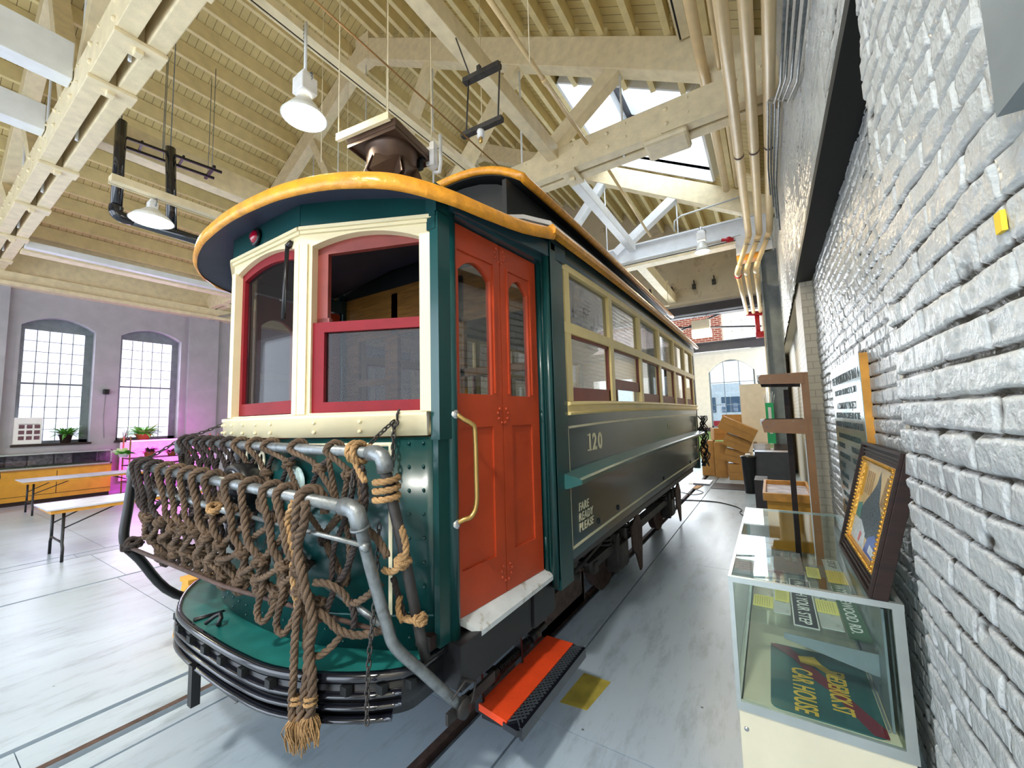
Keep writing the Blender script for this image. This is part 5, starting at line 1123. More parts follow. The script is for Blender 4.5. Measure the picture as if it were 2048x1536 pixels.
# ================= THINGS OVERHEAD =================
def simple(mb,name,m,lab,cat,group=None,kind=None,bevel=0): return tag(mb.build(name,M[m] if isinstance(m,str) else m,None,None,bevel),lab,cat,group,kind)
M['lampglow']=emit('lamp_glow',(1,.95,.78),26); M['magenta']=emit('grow_light',(1,.10,.85),6); M['reflector']=mat('white_reflector',(.8,.8,.75),.3)
def pendant(c,r,lab,drop,power,col=(1,.9,.68),k=1.0):
    c=Vector(c); t=thing('pendant_lamp',lab,'lamp',c,'pendant lamps')
    mb=MB(); mb.lathe([(.055,.26*k),(.09,.20*k),(r*.75,.08),(r,0),(r-.012,-.004),(r*.73,.07),(.08,.18)],c,28); mb.build('reflector',M['reflector'],t)
    mb=MB(); mb.lathe([(0,-.03),(r*.5,-.025),(r*.85,-.012),(r-.01,.004)],c,28); mb.build('diffuser',M['lampglow'],t)
    mb=MB(); mb.box(c.x-.10*k,c.x+.10*k,c.y-.09*k,c.y+.09*k,c.z+.27*k,c.z+.46*k).box(c.x-.07*k,c.x+.07*k,c.y-.06*k,c.y+.06*k,c.z+.46*k,c.z+.52*k); mb.build('ballast_box',M['white_plastic'],t,bevel=.012)
    mb=MB(); mb.tube([c+Vector((0,0,.5*k)),c+Vector((0,0,drop))],.017,8); mb.build('stem',M['white'],t)
    mb=MB(); chain(mb,[c+Vector((.07,.02,.35*k)),c+Vector((.10,.02,.5*k)),c+Vector((-.03,.02,.6*k)),c+Vector((-.04,.0,drop))],.0035,.03); mb.build('safety_chain',M['galv'],t)
    l=bpy.data.lights.new('lamp_light','AREA'); l.shape='DISK'; l.size=2*r*.9; l.energy=power; l.color=col; o=bpy.data.objects.new('lamp_light',l); COL.objects.link(o); o.parent=t; o.location=(0,0,-.05)
    return t
pendant((-4.12,2.33,5.22),.235,'large glowing white pendant lamp above the front of the streetcar',1.15,75)
pendant((-7.5,1.98,4.89),.265,'glowing pendant lamp hanging beside the black duct on the left',.40,55,(1,.88,.62),.62)
pendant((-1.10,10.3,5.68),.17,'small warm pendant lamp hanging by the far white truss',.62,60,(1,.8,.5)); o=MB().tube([(-1.10,10.3,6.28),(-1.10,10.9,6.3)],.02,8).build('lamp_arm',M['white']); tag(o,'white arm from the far white truss holding the small pendant lamp','arm')
pendant((-13.0,-2.6,5.4),.25,'pendant lamp over the bay behind the near truss',1.0,110)
pendant((-.75,-1.6,5.0),.25,'added unseen pendant lamp over the aisle behind the viewpoint, lighting the streetcar side',1.6,160,(1,.97,.90))  # fill lamp added out of view to brighten the streetcar side
# channel rails that carry lamps and fan
for (x,y0,y1,z,lab) in ((-4.3,-1,6.2,6.35,'cream slotted channel running above the large pendant lamp'),(-7.45,1.5,6.1,5.27,'cream slotted channel above the left pendant lamp'),(-.72,2.0,6.0,7.35,'short black-slotted channel on the right roof slope')):
    t=thing('channel_rail',lab,'rail',(x,(y0+y1)/2,z),None,'structure'); MB().box(x-.05,x+.11,y0,y1,z,z+.06).box(x-.05,x-.025,y0,y1,z-.04,z).box(x+.0,x+.11,y0,y1,z-.04,z).build('channel',M['truss'],t); MB().box(x-.025,x-.0,y0,y1,z-.03,z-.001).build('slot',M['dark'],t)
simple(MB().tube([(-2.46,-2,4.76),(-2.46,3.22,4.765),(-2.45,8,4.77),(-2.45,15.5,4.8)],.008,6),'trolley_wire',mat('copper_wire',(.45,.26,.10),.3,metal=.8),'copper trolley wire stretched above the streetcar roof','wire')
simple(MB().tube([(-2.2,2.0,6.25),(-2.2,5.9,6.25)],.028,10).tube([(-2.2,4.4,6.25),(-2.2,4.5,6.25)],.036,10),'sprinkler_pipe','pipecream','slim cream pipe running above the trolley hanger','pipe',kind='structure')
simple(MB().tube([(-2.28,6.5,6.55),(-2.35,10.7,6.55)],.028,10),'sprinkler_pipe','pipecream','slim cream pipe under the roof beyond the middle truss','pipe',kind='structure')
# trolley wire hanger
t=thing('wire_hanger','dark two-bar trolley wire hanger with white insulator, hung from the cream tie beam','wire hanger',(-2.4,3.3,4.8))
MB().beam((-2.64,3.31,5.62),(-2.17,3.33,5.60),.075,.055).box(-2.46,-2.42,3.30,3.34,5.6,5.72).tube([(-2.55,3.32,5.62),(-2.80,3.34,6.33)],.008,6).build('upper_bar',M['iron'],t)
MB().beam((-2.60,3.21,4.90),(-2.09,3.23,4.89),.06,.05).build('lower_bar',M['iron'],t)
for x in (-2.57,-2.15): MB().tube([(x,3.3,5.6),(x+.01,3.22,4.86)],.009,8).build('rod',M['iron'],t)
MB().lathe([(.0,.0),(.035,.0),(.042,-.02),(.035,-.04),(.042,-.06),(.035,-.08),(0,-.085)],(-2.36,3.22,4.87),14).build('insulator',M['white_plastic'],t)
MB().lathe([(0,.0),(.022,-.0),(.02,-.05),(0,-.06)],(-2.36,3.22,4.785),10).build('clamp',M['brass'],t)
# unit fan
fc=Vector((-3.45,2.98,4.93)); t=thing('ceiling_fan_unit','brown square industrial fan housing with round duct, hung above the streetcar front','fan',fc)
Rz=Matrix.Rotation(math.radians(8),4,'Z'); Mx=Matrix.Translation(fc)@Rz
MB().box(-.34,.34,-.34,.34,-.02,.06,Mx).box(-.335,.335,-.335,-.325,-.06,-.02,Mx).box(-.335,.335,.325,.335,-.06,-.02,Mx).box(-.335,-.325,-.325,.325,-.06,-.02,Mx).box(.325,.335,-.325,.325,-.06,-.02,Mx).build('housing',M['fan'],t)
MB().lathe([(.29,.0),(.30,-.04),(.285,-.06),(.27,-.24)],fc,28).build('duct_ring',M['fan'],t)
lv=MB()
for k in range(6):
    a=k*math.pi/3; c_=math.cos(a); s_=math.sin(a); p=lambda r,w,z:Mx@Vector((r*c_-w*s_,r*s_+w*c_,z))
    lv.add([p(.26,-.13,-.20),p(.26,.13,-.20),p(.33,.17,-.42),p(.12,.0,-.46),p(.33,-.17,-.42)],[(0,1,2,3,4)]); lv.add([p(.255,-.13,-.20),p(.255,.13,-.20),p(.325,.17,-.425),p(.115,.0,-.465),p(.325,-.17,-.425)],[(4,3,2,1,0)])
lv.build('louvres',M['fan'],t)
MB().box(-.44,.30,-.40,-.36,.02,.10,Mx).box(-.44,.30,.36,.40,.02,.10,Mx).build('support_bar',M['truss'],t)
for x,y in ((-.42,-.38),(.28,-.38),(-.42,.38),(.28,.38)):
    q=Mx@Vector((x,y,.08)); MB().tube([q,q+Vector((0,0,2.6))],.007,6).build('hanging_rod',M['truss'],t)
MB().box(.25,.33,.30,.42,-.06,.16,Mx).box(.36,.42,.22,.30,-.14,.14,Mx).build('control_box',M['white_plastic'],t)
MB().tube([Mx@Vector(p) for p in ((.36,.30,-.18),(.44,.30,-.20),(.46,.30,-.1),(.46,.30,.25))],.022,8).build('conduit_elbow',M['white_plastic'],t)
MB().box(.18,.26,.18,.24,-.16,.02,Mx).box(.14,.30,.19,.23,-.06,-.02,Mx).build('bracket',M['dark'],t)
# three big cream pipes with elbows along the right wall, and two behind them
for i,(x,x2,lab) in enumerate(((-.135,-.42,'leftmost of the three cream pipes that bend down at the far truss'),(.065,-.24,'middle one of the three cream pipes that bend down at the far truss'),(.26,-.05,'rightmost of the three cream pipes that bend down at the far truss'))):
    t=thing('bent_pipe',lab,'pipe',(x,6,5.8),'three cream pipes under the right eave','structure')
    yb=10.25-.02*i
    MB().tube([(x,-3,5.80),(x,yb,5.80)],.066,14).build('straight_run',M['pipecream'],t)
    for y in (6.9,): MB().tube([(x,y-.02,5.80),(x,y+.02,5.80)],.0695,14).build('hanger_ring',M['rust'],t)
    MB().tube(spl([(x,yb-.12,5.8),(x,yb,5.8),(x-.02,yb+.07,5.76),(x-.05,yb+.10,5.69)],3),.062,14).tube(spl([(x2+.05,yb+.28,5.24),(x2+.02,yb+.31,5.16),(x2,yb+.38,5.11),(x2,yb+.5,5.10)],3),.062,14).build('elbow',M['pipecream'],t)
    MB().tube([(x-.05,yb+.10,5.69),(x2+.05,yb+.28,5.24)],.052,14).build('drop_pipe',M['pipecream'],t)
    MB().tube([(x2,yb+.4,5.10),(x2,15.2,5.10)],.052,14).build('straight_run',M['pipecream'],t)
    MB().tube([(x-.05,yb+.12,5.66),(x-.055,yb+.125,5.645)],.066,14).build('coupling',M['galv'],t)
t=thing('valve','red valve wheel on the leftmost cream pipe','valve',(-.42,10.8,5.1),None,'structure'); MB().tube([(-.42,10.80,5.1),(-.42,10.83,5.1)],.075,14).build('valve_flange',M['redvalve'],t)
t=thing('valve','red valve on the white truss pipe','valve',(-.62,10.6,6.0),None,'structure'); MB().lathe([(.0,.02),(.07,.02),(.07,0),(0,0)],(-.55,10.6,5.95),12,'y').tube([(-.7,10.62,5.98),(-.45,10.62,5.93)],.04,10).build('valve_body',M['redvalve'],t)
t=thing('valve_cluster','dark red valves at the far end of the cream pipes','valve',(-.25,15.2,4.9),None,'structure'); MB().tube([(-.45,15.25,5.1),(.0,15.25,5.05)],.08,10).tube([(-.15,15.25,5.1),(-.15,15.25,4.3)],.07,10).tube([(-.22,15.2,4.35),(-.0,15.2,4.35)],.11,10).build('valve_body',M['redvalve'],t)
for (x,r,lab) in ((-.47,.068,'thicker cream pipe passing behind the middle truss near the right eave'),(-.27,.034,'slim cream pipe beside the thicker one behind the middle truss')):
    o=MB().tube([(x,1.6,6.68),(x,9.6,6.68)],r,12).build('eave_pipe',M['pipecream']); tag(o,lab,'pipe',None,'structure')
o=MB().tube([(-1.75,10.68,6.52),(-1.72,10.6,6.75),(-1.55,10.55,6.82),(-.2,10.5,6.86)],.02,8).build('loop_conduit',M['white']); tag(o,'white conduit looping above the far white truss beam','conduit',None,'structure')
# black duct with two drops and hanging strut frame
t=thing('black_duct','black U-shaped pipe duct hanging under the left roof slope','duct',(-8.5,2.4,5.2))
MB().tube([(-7.99,1.70,6.5),(-7.99,1.70,5.09)],.068,16).tube(spl([(-7.99,1.70,5.15),(-7.99,1.70,5.06),(-7.99,1.76,5.01),(-7.99,1.88,5.01)],4),.084,16).build('drop_pipe',M['gloss_black'],t)
MB().tube([(-7.99,1.85,5.01),(-7.95,5.1,4.97)],.080,16).build('duct_run',M['gloss_black'],t)
MB().tube([(-8.0,2.30,6.42),(-7.98,2.36,5.01)],.070,16).build('drop_pipe',M['gloss_black'],t)
for y in (2.88,3.12): MB().tube([(-7.97,y-.02,5.0),(-7.97,y+.02,5.0)],.094,16).build('strap',M['white'],t)
MB().tube([(-8.0,2.30,6.4),(-8.0,2.30,11.6)],.008,6).tube([(-7.99,1.70,6.4),(-7.99,1.70,11.6)],.008,6).build('hanging_rod',M['galv'],t)
t=thing('strut_frame','black ladder-like strut frame hung by thin rods beside the black duct','frame',(-8.0,2.2,6.2))
MB().beam((-8.35,1.72,6.3),(-8.15,2.98,6.3),.03,.04).beam((-8.05,1.72,6.3),(-7.85,2.98,6.3),.03,.04).beam((-8.35,2.0,6.32),(-8.0,1.95,6.32),.03,.04).beam((-8.3,2.9,6.32),(-7.8,2.85,6.32),.04,.05).beam((-8.3,2.5,6.32),(-7.9,2.45,6.32),.03,.04).build('struts',M['black'],t)
for x,y in ((-8.3,2.3),(-8.2,2.9),(-7.9,2.85),(-8.0,2.2)): MB().tube([(x,y,6.3),(x,y,8.2)],.006,5).build('rod',M['galv'],t)
for (x,y) in ((-5.2,3.2),(-1.9,3.5),(-3.2,4.4),(-6.6,4.6)):
    o=MB().tube([(x,y,5.6),(x,y,zr(x)-.2)],.006,5).build('hanging_rod',M['truss']); tag(o,{-5.2:'thin rod hanging right of the large pendant lamp',-1.9:'thin rod hanging right of the trolley hanger',-3.2:'thin rod hanging behind the brown fan',-6.6:'thin rod hanging left of the fan over the streetcar'}[x],'rod')
o=MB().beam((-6.9,4.6,5.75),(-7.5,4.1,5.75),.05,.05).box(-6.95,-6.85,4.55,4.65,5.68,5.85).tube([(-6.9,4.6,5.8),(-6.9,4.6,10.5)],.01,6).build('camera_arm',M['white']); tag(o,'small white bracket arm sticking out above the canopy left of centre','bracket')
# conduit on left wall
o=MB().tube([(XL+.06,5.92,0),(XL+.06,5.92,5.45),(XL+.25,6.3,5.75),(XL+.3,7.0,6.0)],.035,8).build('wall_conduit',M['plaster']); tag(o,'grey pipe rising up the window wall right of the second window','pipe',None,'structure')
t=thing('wall_speaker','small black box fixed on the plaster between the two windows','speaker',(XL+.05,3.55,2.95)); MB().box(XL,XL+.09,3.48,3.62,2.88,3.03).build('speaker_box',M['black'],t,bevel=.02); MB().tube([(XL+.01,3.55,2.88),(XL+.01,3.53,2.2),(XL+.01,3.57,1.6)],.004,5).build('cable',M['galv'],t)
simple(MB().box(XL,XL+.1,6.9,7.0,2.9,3.1),'wall_box','black','small black wall box just left of the streetcar window frame','box')
# ================= LEFT SIDE =================
def table(x0,x1,y0,y1,z,lab):
    t=thing('folding_table',lab,'table',((x0+x1)/2,(y0+y1)/2,0),'narrow folding tables')
    MB().box(x0,x1,y0,y1,z-.02,z).build('tabletop',mat('lavender_top',(.60,.62,.72),.35) if 'lavender_top' not in bpy.data.materials else bpy.data.materials['lavender_top'],t)
    MB().box(x0+.03,x1-.03,y0+.04,y1-.04,z-.07,z-.021).build('wooden_apron',M['orangewood'],t)
    for s,ye in ((1,y0+.18),(-1,y1-.18)):
        xa,xb=x0+.12,x1-.12
        for x in (xa,xb): MB().tube([(x,ye,z-.07),(x,ye,.25),(x+(.05 if x==xb else -.05),ye,.19),(x+(.05 if x==xb else -.05),ye,.0)],.018,8).build('leg',M['black'],t)
        MB().tube([(xa,ye,.26),(xb,ye,.26)],.014,8).build('leg_brace',M['black'],t)
        MB().tube([(xb,ye,z-.30),(xb-.02,ye+.55*s,z-.07)],.010,6).tube([(xa,ye,z-.30),(xa,ye+.45*s,z-.07)],.010,6).build('leg_brace',M['black'],t)
table(-9.35,-8.45,1.30,3.15,.755,'nearer narrow folding table with pale top, standing on the open floor')
table(-14.6,-13.7,1.72,3.90,.76,'farther narrow folding table with pale top, in front of the mustard cabinet')
# mustard counter with glazed display top
t=thing('mustard_counter','long mustard counter with glazed photo display on top, below the left window','counter',(-16.0,1.8,0))
MB().box(XL+.02,-15.95,-1.5,3.62,.10,.85).build('counter_body',M['mustard'],t)
MB().box(XL+.02,-15.98,-1.5,3.60,0,.10).build('plinth',M['darkwood'],t)
for y in (-.6,.5,1.55,2.58): MB().box(-15.952,-15.947,y-.006,y+.006,.22,.80).build('door_seam',M['darkwood'],t)
MB().box(-15.952,-15.945,-1.5,3.62,.215,.225).build('door_seam',M['darkwood'],t)
MB().box(XL+.02,-15.93,-1.5,3.64,.85,.88).build('wood_edge',M['brownwood'],t)
MB().box(XL+.02,-15.96,-1.5,3.62,1.24,1.27).box(-15.99,-15.96,-1.5,3.62,.88,.92).box(-15.99,-15.96,3.59,3.62,.88,1.27).box(XL+.02,XL+.05,-1.5,3.62,.88,1.27).build('display_frame',M['alu'],t)
MB().box(-15.975,-15.97,-1.5,3.59,.92,1.24).build('glass_pane',M['glassdark'],t)
rng=random.Random(2); y=-1.45
grn=mat('model_grass',(.12,.25,.10),.8,var=.5,vscale=20); MB().box(XL+.06,-16.0,-1.45,3.56,.885,.95).build('model_landscape',grn,t)
pm=[mat('photo_grey_%d'%i,c,.5,var=.6,vscale=12) for i,c in enumerate(((.5,.46,.5),(.25,.22,.26),(.6,.57,.56),(.08,.08,.12)))]
while y<3.4:
    w=rng.uniform(.22,.5); MB().box(-16.22,-16.2,y,min(y+w-.03,3.55),.96,1.22).build('photo_panel',pm[rng.randrange(4)],t); y+=w
# art board with nine images
t=thing('picture_board','white board with nine small dark pictures standing on the left window sill','picture',(XL+.0,2.1,1.5))
MB().beam((XL-.02,1.83,1.86),(XL-.02,2.36,1.86),.02,.70).build('mount_board',M['paper'],t)
for i in range(3):
    for j in range(3): MB().box(XL-.012,XL-.006,1.95+.135*i,2.05+.135*i,1.62+.15*j,1.72+.15*j).build('small_picture',M['leafdark'],t)
MB().box(XL-.012,XL-.006,1.94,2.30,2.03,2.04).build('caption_line',M['black'],t)
# plants
def leafblade(mb,c,d,L,w,droop=.3,n=5):
    c=Vector(c); d=Vector(d).normalized(); s=d.cross(Vector((0,0,1)))
    s=s.normalized() if s.length>.01 else Vector((1,0,0)); vs=[];fs=[]
    for i in range(n+1):
        t_=i/n; p=c+d*L*t_-Vector((0,0,droop*L*t_*t_)); ww=w*math.sin(math.pi*(.12+.88*t_))*.9+.001; vs+=[p-s*ww,p+s*ww+Vector((0,0,.2*ww))]
    for i in range(n): fs.append((2*i,2*i+1,2*i+3,2*i+2))
    return mb.add(vs,fs,True)
def plant(c,rp,hp,pm_,lm,cnt,L,w,lab,seed,name='potted_plant',up=.6,droop=.4,trail=False):
    rg=random.Random(seed); c=Vector(c); t=thing(name,lab,'plant',c)
    MB().lathe([(0,0),(rp*.7,0),(rp*.95,hp*.85),(rp*1.08,hp*.85),(rp*1.08,hp),(rp*.95,hp),(rp*.93,hp*.9),(0,hp*.9)],c,20).build('pot',M[pm_],t)
    MB().lathe([(0,hp*.93),(rp*.93,hp*.92)],c,16).build('soil',M['soil'],t)
    mb=MB()
    for i in range(cnt):
        a=rg.uniform(0,6.28); e=rg.uniform(.2,1.3)*up; d=(math.cos(a),math.sin(a),e*1.6); leafblade(mb,c+Vector((rp*.4*math.cos(a),rp*.4*math.sin(a),hp*.9)),d,L*rg.uniform(.6,1.1),w*rg.uniform(.7,1.1),droop*rg.uniform(.4,1.3))
    mb.build('foliage',M[lm],t); return t
plant((XL-.0,2.80,1.5),.14,.24,'darkwood','leaf',90,.50,.032,'potted spider-like plant with striped upright leaves on the left window sill',1)
plant((XL+.0,4.46,1.5),.20,.17,'terracotta','leafbright',120,.60,.04,'bright green fern in a wide brown pot on the right window sill',2,'potted_fern')
plant((XL+.08,3.98,1.5),.09,.06,'brass','leafdark',16,.45,.008,'thin spiky bare plant in a shallow bowl on the right window sill',3,up=.8,droop=-.1)
ps=thing('plant_shelf','two-tier plant stand glowing magenta under its grow lights, in the corner past the counter','plant stand',(-15.6,4.7,0))
for x,y in ((-15.95,3.85),(-15.35,3.85),(-15.95,6.0),(-15.35,6.0)): MB().box(x-.015,x+.015,y-.015,y+.015,0,1.62).build('post',M['brownwood'],ps)
for z in (.80,1.0,.35): MB().box(-15.97,-15.33,3.83,6.02,z-.02,z).build('shelf',M['darkwood'],ps)
MB().box(-15.9,-15.4,3.9,5.95,1.47,1.50).build('light_panel',M['magenta'],ps); MB().box(-15.9,-15.4,3.9,5.95,.74,.76).build('light_panel',M['magenta'],ps)
MB().box(-16.5,-16.45,3.9,6.0,.3,1.45).build('backdrop',M['white_plastic'],ps)
for (z,e_) in ((1.46,26),(.73,16)):
    l=bpy.data.lights.new('grow_light','AREA'); l.shape='RECTANGLE'; l.size=.5; l.size_y=2.0; l.energy=e_*1.1; l.color=(1,.05,.9); o=bpy.data.objects.new('grow_light',l); COL.objects.link(o); o.parent=ps; o.location=Vector((-15.65,4.95,z))-ORG[ps.name]
plant((-15.45,4.30,1.0),.13,.17,'terracotta','leafdark',60,.30,.03,'dark bushy plant in an orange clay pot on the magenta stand, upper shelf',4)
plant((-15.5,4.85,1.0),.12,.12,'terracotta','leafdark',50,.26,.03,'dark plant in a low pot right of the orange clay pot, magenta stand',5)
plant((-15.5,5.35,1.0),.12,.12,'terracotta','leaf',40,.2,.02,'plant at the right end of the magenta stand upper shelf',6)
plant((-15.35,3.72,1.05),.12,.10,'white_plastic','leafbright',40,.34,.07,'bright green leafy plant at the left end of the magenta stand',7)
plant((-15.5,4.2,.35),.14,.18,'black','leafdark',40,.25,.03,'plant in a black pot on the bottom shelf of the magenta stand',8)
plant((-15.5,5.2,.35),.14,.18,'terracotta','leafdark',40,.25,.03,'plant in a clay pot on the bottom shelf of the magenta stand',9)
plant((-14.4,5.9,1.05),.10,.30,'terracotta','leafbright',20,.2,.04,'green plant in a tall bark-brown pot just left of the streetcar',10)
simple(MB().box(-14.6,-14.2,5.6,6.3,0,1.05),'plant_pedestal','plaster','grey pedestal under the tall pot left of the streetcar','pedestal')
simple(MB().tube([(-14.9,1.02,.82),(-14.84,1.02,.82)],.52,28),'round_panel','darkwood','dark brown round panel edge at the far left, before the mustard counter','wheel')
simple(MB().box(-14.93,-14.81,.6,1.4,0,.32),'panel_support','black','black block under the dark round panel at far left','block')
# yellow step stool behind the bumper
t=thing('yellow_stand','small yellow A-shaped stand on the floor behind the left end of the bumper','stand',(-4.42,1.5,0))
MB().prism([(-.17,0),(-.055,0),(-.02,.09),(.02,.09),(.055,0),(.17,0),(.07,.50),(-.07,.50)],(-4.42,1.50,0),(1,0,.0),(0,.05,1),(0,.03,0)).build('end_panel',M['mustard'],t)
MB().prism([(-.17,0),(-.055,0),(-.02,.09),(.02,.09),(.055,0),(.17,0),(.07,.50),(-.07,.50)],(-4.42,1.92,0),(1,0,.0),(0,-.05,1),(0,.03,0)).build('end_panel',M['mustard'],t)
MB().box(-4.51,-4.33,1.51,1.95,.485,.52).build('top_board',M['mustard'],t)
# ================= FAR END =================
simple(MB().box(-1.36,-.50,11.12,12.03,0,.012),'floor_mat','darksteel','dark grey rubber mat in front of the cardboard boxes','mat')
def cbox(c,s,rot,lab):
    t=thing('cardboard_box',lab,'box',(0,0,0),'cardboard boxes'); E=Matrix.Translation(Vector(c))@Matrix.Rotation(math.radians(rot[2]),4,'Z')@Matrix.Rotation(math.radians(rot[1]),4,'Y')@Matrix.Rotation(math.radians(rot[0]),4,'X'); x,y,z=s
    t.location=E.translation; ORG[t.name]=E.translation.copy()
    MB().box(-x/2,x/2,-y/2,y/2,-z/2,z/2,E).build('carton',M['card'],t,bevel=.01)
    MB().box(-x/2-.002,x/2+.002,-y/2-.003,-y/2-.001,-.004,.004,E).box(-x/2,x/2,-.03,.03,z/2,z/2+.002,E).build('seam_tape',mat('tape',(.32,.17,.06),.4) if 'tape' not in bpy.data.materials else bpy.data.materials['tape'],t)
    return t
cbox((-1.66,13.6,.52),(.34,.5,1.03),(0,0,0),'tall cardboard box standing at the left of the pile')
cbox((-1.30,13.4,.50),(.32,.5,1.0),(0,0,0),'second tall cardboard box from the left in the pile')
cbox((-.80,13.0,.21),(.58,.42,.42),(0,0,3),'low cardboard box at the bottom of the pile')
cbox((-.86,13.05,.62),(.62,.42,.36),(0,14,0),'tilted cardboard box resting on the bottom box')
cbox((-.84,13.0,1.0),(.66,.42,.34),(0,24,0),'third tilted cardboard box up in the pile')
cbox((-.80,12.95,1.40),(.92,.45,.36),(0,27,0),'topmost long cardboard box tilted steeply over the pile')
cbox((-1.35,13.8,1.22),(.4,.4,.35),(0,0,20),'open cardboard box behind the tilted ones')
cbox((-1.0,14.0,1.62),(.5,.4,.35),(0,0,0),'cardboard box at the back top of the pile')
simple(MB().beam((-.43,14.9,.0),(-.43,15.0,2.75),.72,.04,up=(0,1,0)),'partition_panel','palewall','tall pale panel leaning by the pier behind the cardboard boxes','panel')
t=thing('grey_cabinet','dark grey display cabinet with glass top and chrome corner, beyond the rack','cabinet',(-.02,11.2,0))
MB().box(-.37,.33,11.0,11.6,.10,.93).build('cabinet_body',mat('charcoal_panel',(.07,.075,.09),.5),t); MB().box(-.40,-.37,10.98,11.02,0,1.0).box(-.40,.33,10.98,11.02,.93,.97).box(-.40,.33,10.98,11.02,.03,.07).build('trim',M['chrome'],t); MB().box(-.39,.33,10.98,11.7,.97,1.12).build('glass_top',M['glassdark'],t)
t=thing('trash_bin','slim black waste bin beside the dark grey cabinet','bin',(-.5,10.85,0)); MB().lathe([(.0,0),(.11,0),(.15,.80),(.165,.80),(.165,.84),(0,.86)],(-.50,10.85,0),20).build('bin_body',M['black'],t); MB().lathe([(.0,.88),(.05,.90),(.06,.86)],(-.50,10.85,0),12).build('bin_lid',M['white_plastic'],t)
t=thing('green_carton','tall green carton of rods standing on the grey cabinet','carton',(-.02,10.95,1.13)); MB().box(-.09,.07,10.9,11.0,1.13,2.05).build('carton_body',mat('bright_green',(.02,.45,.16),.5),t); MB().box(-.04,.02,10.895,10.899,1.35,1.95).build('paper_label',M['paper'],t)
for i in range(7): MB().tube([(-.08+.022*i,10.95,1.9),(-.10+.035*i,10.97,2.25+.03*(i%3))],.006,5).build('rod',M['galv'],t)
t=thing('wood_trough','shallow orange pine display box holding a pale map, beneath the rack arms','display box',(.1,7.2,.7))
MB().holed(-.16,.40,6.45,7.75,rect_hole(-.13,.37,6.52,7.68),(0,0,.66),(1,0,0),(0,1,0),(0,0,.10)).build('box_rim',M['orangewood'],t)
MB().box(-.15,.39,6.46,7.74,.67,.70).build('pale_map',mat('pale_map',(.65,.62,.72),.6,var=.35,vscale=5),t); MB().box(-.162,-.158,6.45,7.75,.66,.76).build('white_edge',M['white'],t)
simple(MB().box(-.12,.38,6.6,7.6,0,.655),'storage_box','mustard','yellow box carrying the shallow pine display box','box')
simple(MB().box(-.33,-.13,8.6,9.2,0,.62),'storage_box','brownwood' if False else 'darksteel','grey-brown box on the floor behind the yellow box','box')
o=MB().tube(spl([(-2.0,9.3,.01),(-1.57,9.42,.01),(-1.09,9.46,.01),(-.72,9.17,.01),(-.58,8.88,.01),(-.60,8.65,.01),(-.52,8.38,.01),(-.3,8.0,.01)],4),.010,6).build('floor_cable',M['darkwood']); tag(o,'dark cable curling across the floor beyond the display case','cable')
o=MB().tube(spl([(-1.9,10.3,.01),(-1.6,10.1,.01),(-1.45,10.5,.01),(-1.75,10.9,.01)],4),.008,6).build('floor_cable',M['black']); tag(o,'looped black cord on the floor near the rear step of the streetcar','cable')
simple(MB().prism([(0,0),(.3,.1),(.25,.5),(-.05,.4)],(-1.95,11.6,.002),(1,0,0),(0,1,0),(0,0,.01)),'loose_paper','paper','loose sheet of paper on the floor by the rear of the streetcar','paper')
simple(MB().prism([(0,0),(.12,.0),(.2,.9),(.08,.9)],(-1.75,10.9,.002),(1,0,0),(0,1,0),(0,0,.015)),'cardboard_strip','card','tan cardboard strip on the floor by the rear of the streetcar','cardboard')
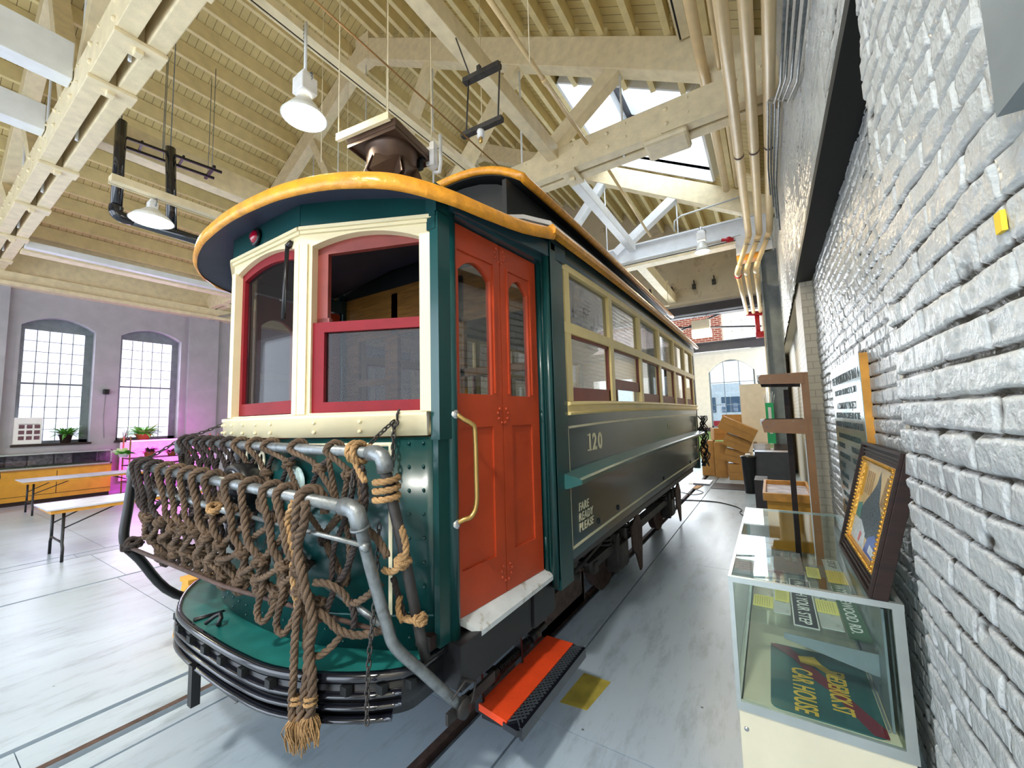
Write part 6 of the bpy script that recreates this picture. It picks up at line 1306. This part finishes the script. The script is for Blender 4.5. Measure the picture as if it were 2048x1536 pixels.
# fixtures at the annexe
t=thing('box_lamp','square white box lamp glowing in the far opening','lamp',(-1.9,15.8,4.9)); MB().box(-2.19,-1.60,15.62,15.98,4.85,5.20).tube([(-2.1,15.8,5.2),(-2.1,15.8,5.4)],.012,6).tube([(-1.7,15.8,5.2),(-1.7,15.8,5.4)],.012,6).build('housing',M['palewall'],t); MB().box(-2.19,-1.58,15.61,15.98,4.61,4.845).build('diffuser',M['lampglow'],t)
o=MB().beam((-3.3,15.9,5.15),(-.05,15.9,4.75),.07,.05).beam((-3.3,15.9,4.75),(-1.2,15.9,5.4),.07,.05).build('brace_bars',M['darksteel']); tag(o,'dark diagonal brace bars crossing the far opening','brace',None,'structure')
t=thing('wall_bracket','small dark iron bracket on the end wall, rightmost of the row','bracket',(-1.33,15.55,6.5),'iron brackets on the end wall')
MB().box(-1.42,-1.30,15.52,15.6,6.38,6.56).box(-1.36,-1.33,15.45,15.6,6.5,6.68).build('bracket_plate',M['iron'],t)
for x,z,lab in ((-1.98,6.44,'small dark iron bracket on the end wall, second from the right'),(-2.74,6.36,'small dark iron bracket on the end wall, just right of the hanging frame'),(-3.53,6.42,'small dark iron bracket on the end wall, left of the hanging frame')):
    c=copytree(t); c.location=(x,15.55,z+.02); c['label']=lab
t=thing('trapeze_hanger','thin pale trapeze frame hanging near the end wall','frame',(-2.9,14,5.5)); MB().beam((-3.15,14,6.33),(-2.6,14,6.31),.04,.05).beam((-3.15,14,5.50),(-2.6,14,5.48),.04,.04).build('bar',M['truss'],t); MB().tube([(-3.12,14,6.33),(-3.12,14,5.5)],.01,5).tube([(-2.63,14,6.31),(-2.63,14,5.48)],.01,5).build('rod',M['truss'],t)
# vehicle outside the far windows
t=thing('outdoor_tram','pale and teal railway car with dark windows seen outside through the far window','tram',(-4,27,0))
MB().box(-12,6,27,29,.9,3.6).box(-11,5,27.3,28.7,-.02,.9).build('car_body',mat('pale_car_body',(.75,.82,.85),.4),t); MB().box(-12,6,26.97,27,.9,1.4).build('red_stripe',M['redvalve'],t); MB().box(-12,-3.2,26.96,26.99,1.0,1.5).build('teal_stripe',mat('teal_stripe',(.05,.4,.4),.4),t)
for i in range(12): x=-11.5+1.3*i; MB().box(x,x+1.0,26.96,26.99,1.9,2.8).build('window',mat('dark_pane',(.05,.12,.2),.2) if 'dark_pane' not in bpy.data.materials else bpy.data.materials['dark_pane'],t)
struct(MB().box(-40,20,24,60,-.1,-.02).build('ground_outside',mat('outside_ground',(.45,.44,.42),.9)))
struct(MB().box(-40,-16.99,-5,24,-.1,-.02).build('ground_outside',bpy.data.materials['outside_ground']))
tag(MB().box(.355,.385,.80,.985,2.325,4.9).build('wall_board',M['steelgrey']),'grey-green upright board on the brick wall at the top right corner','board')
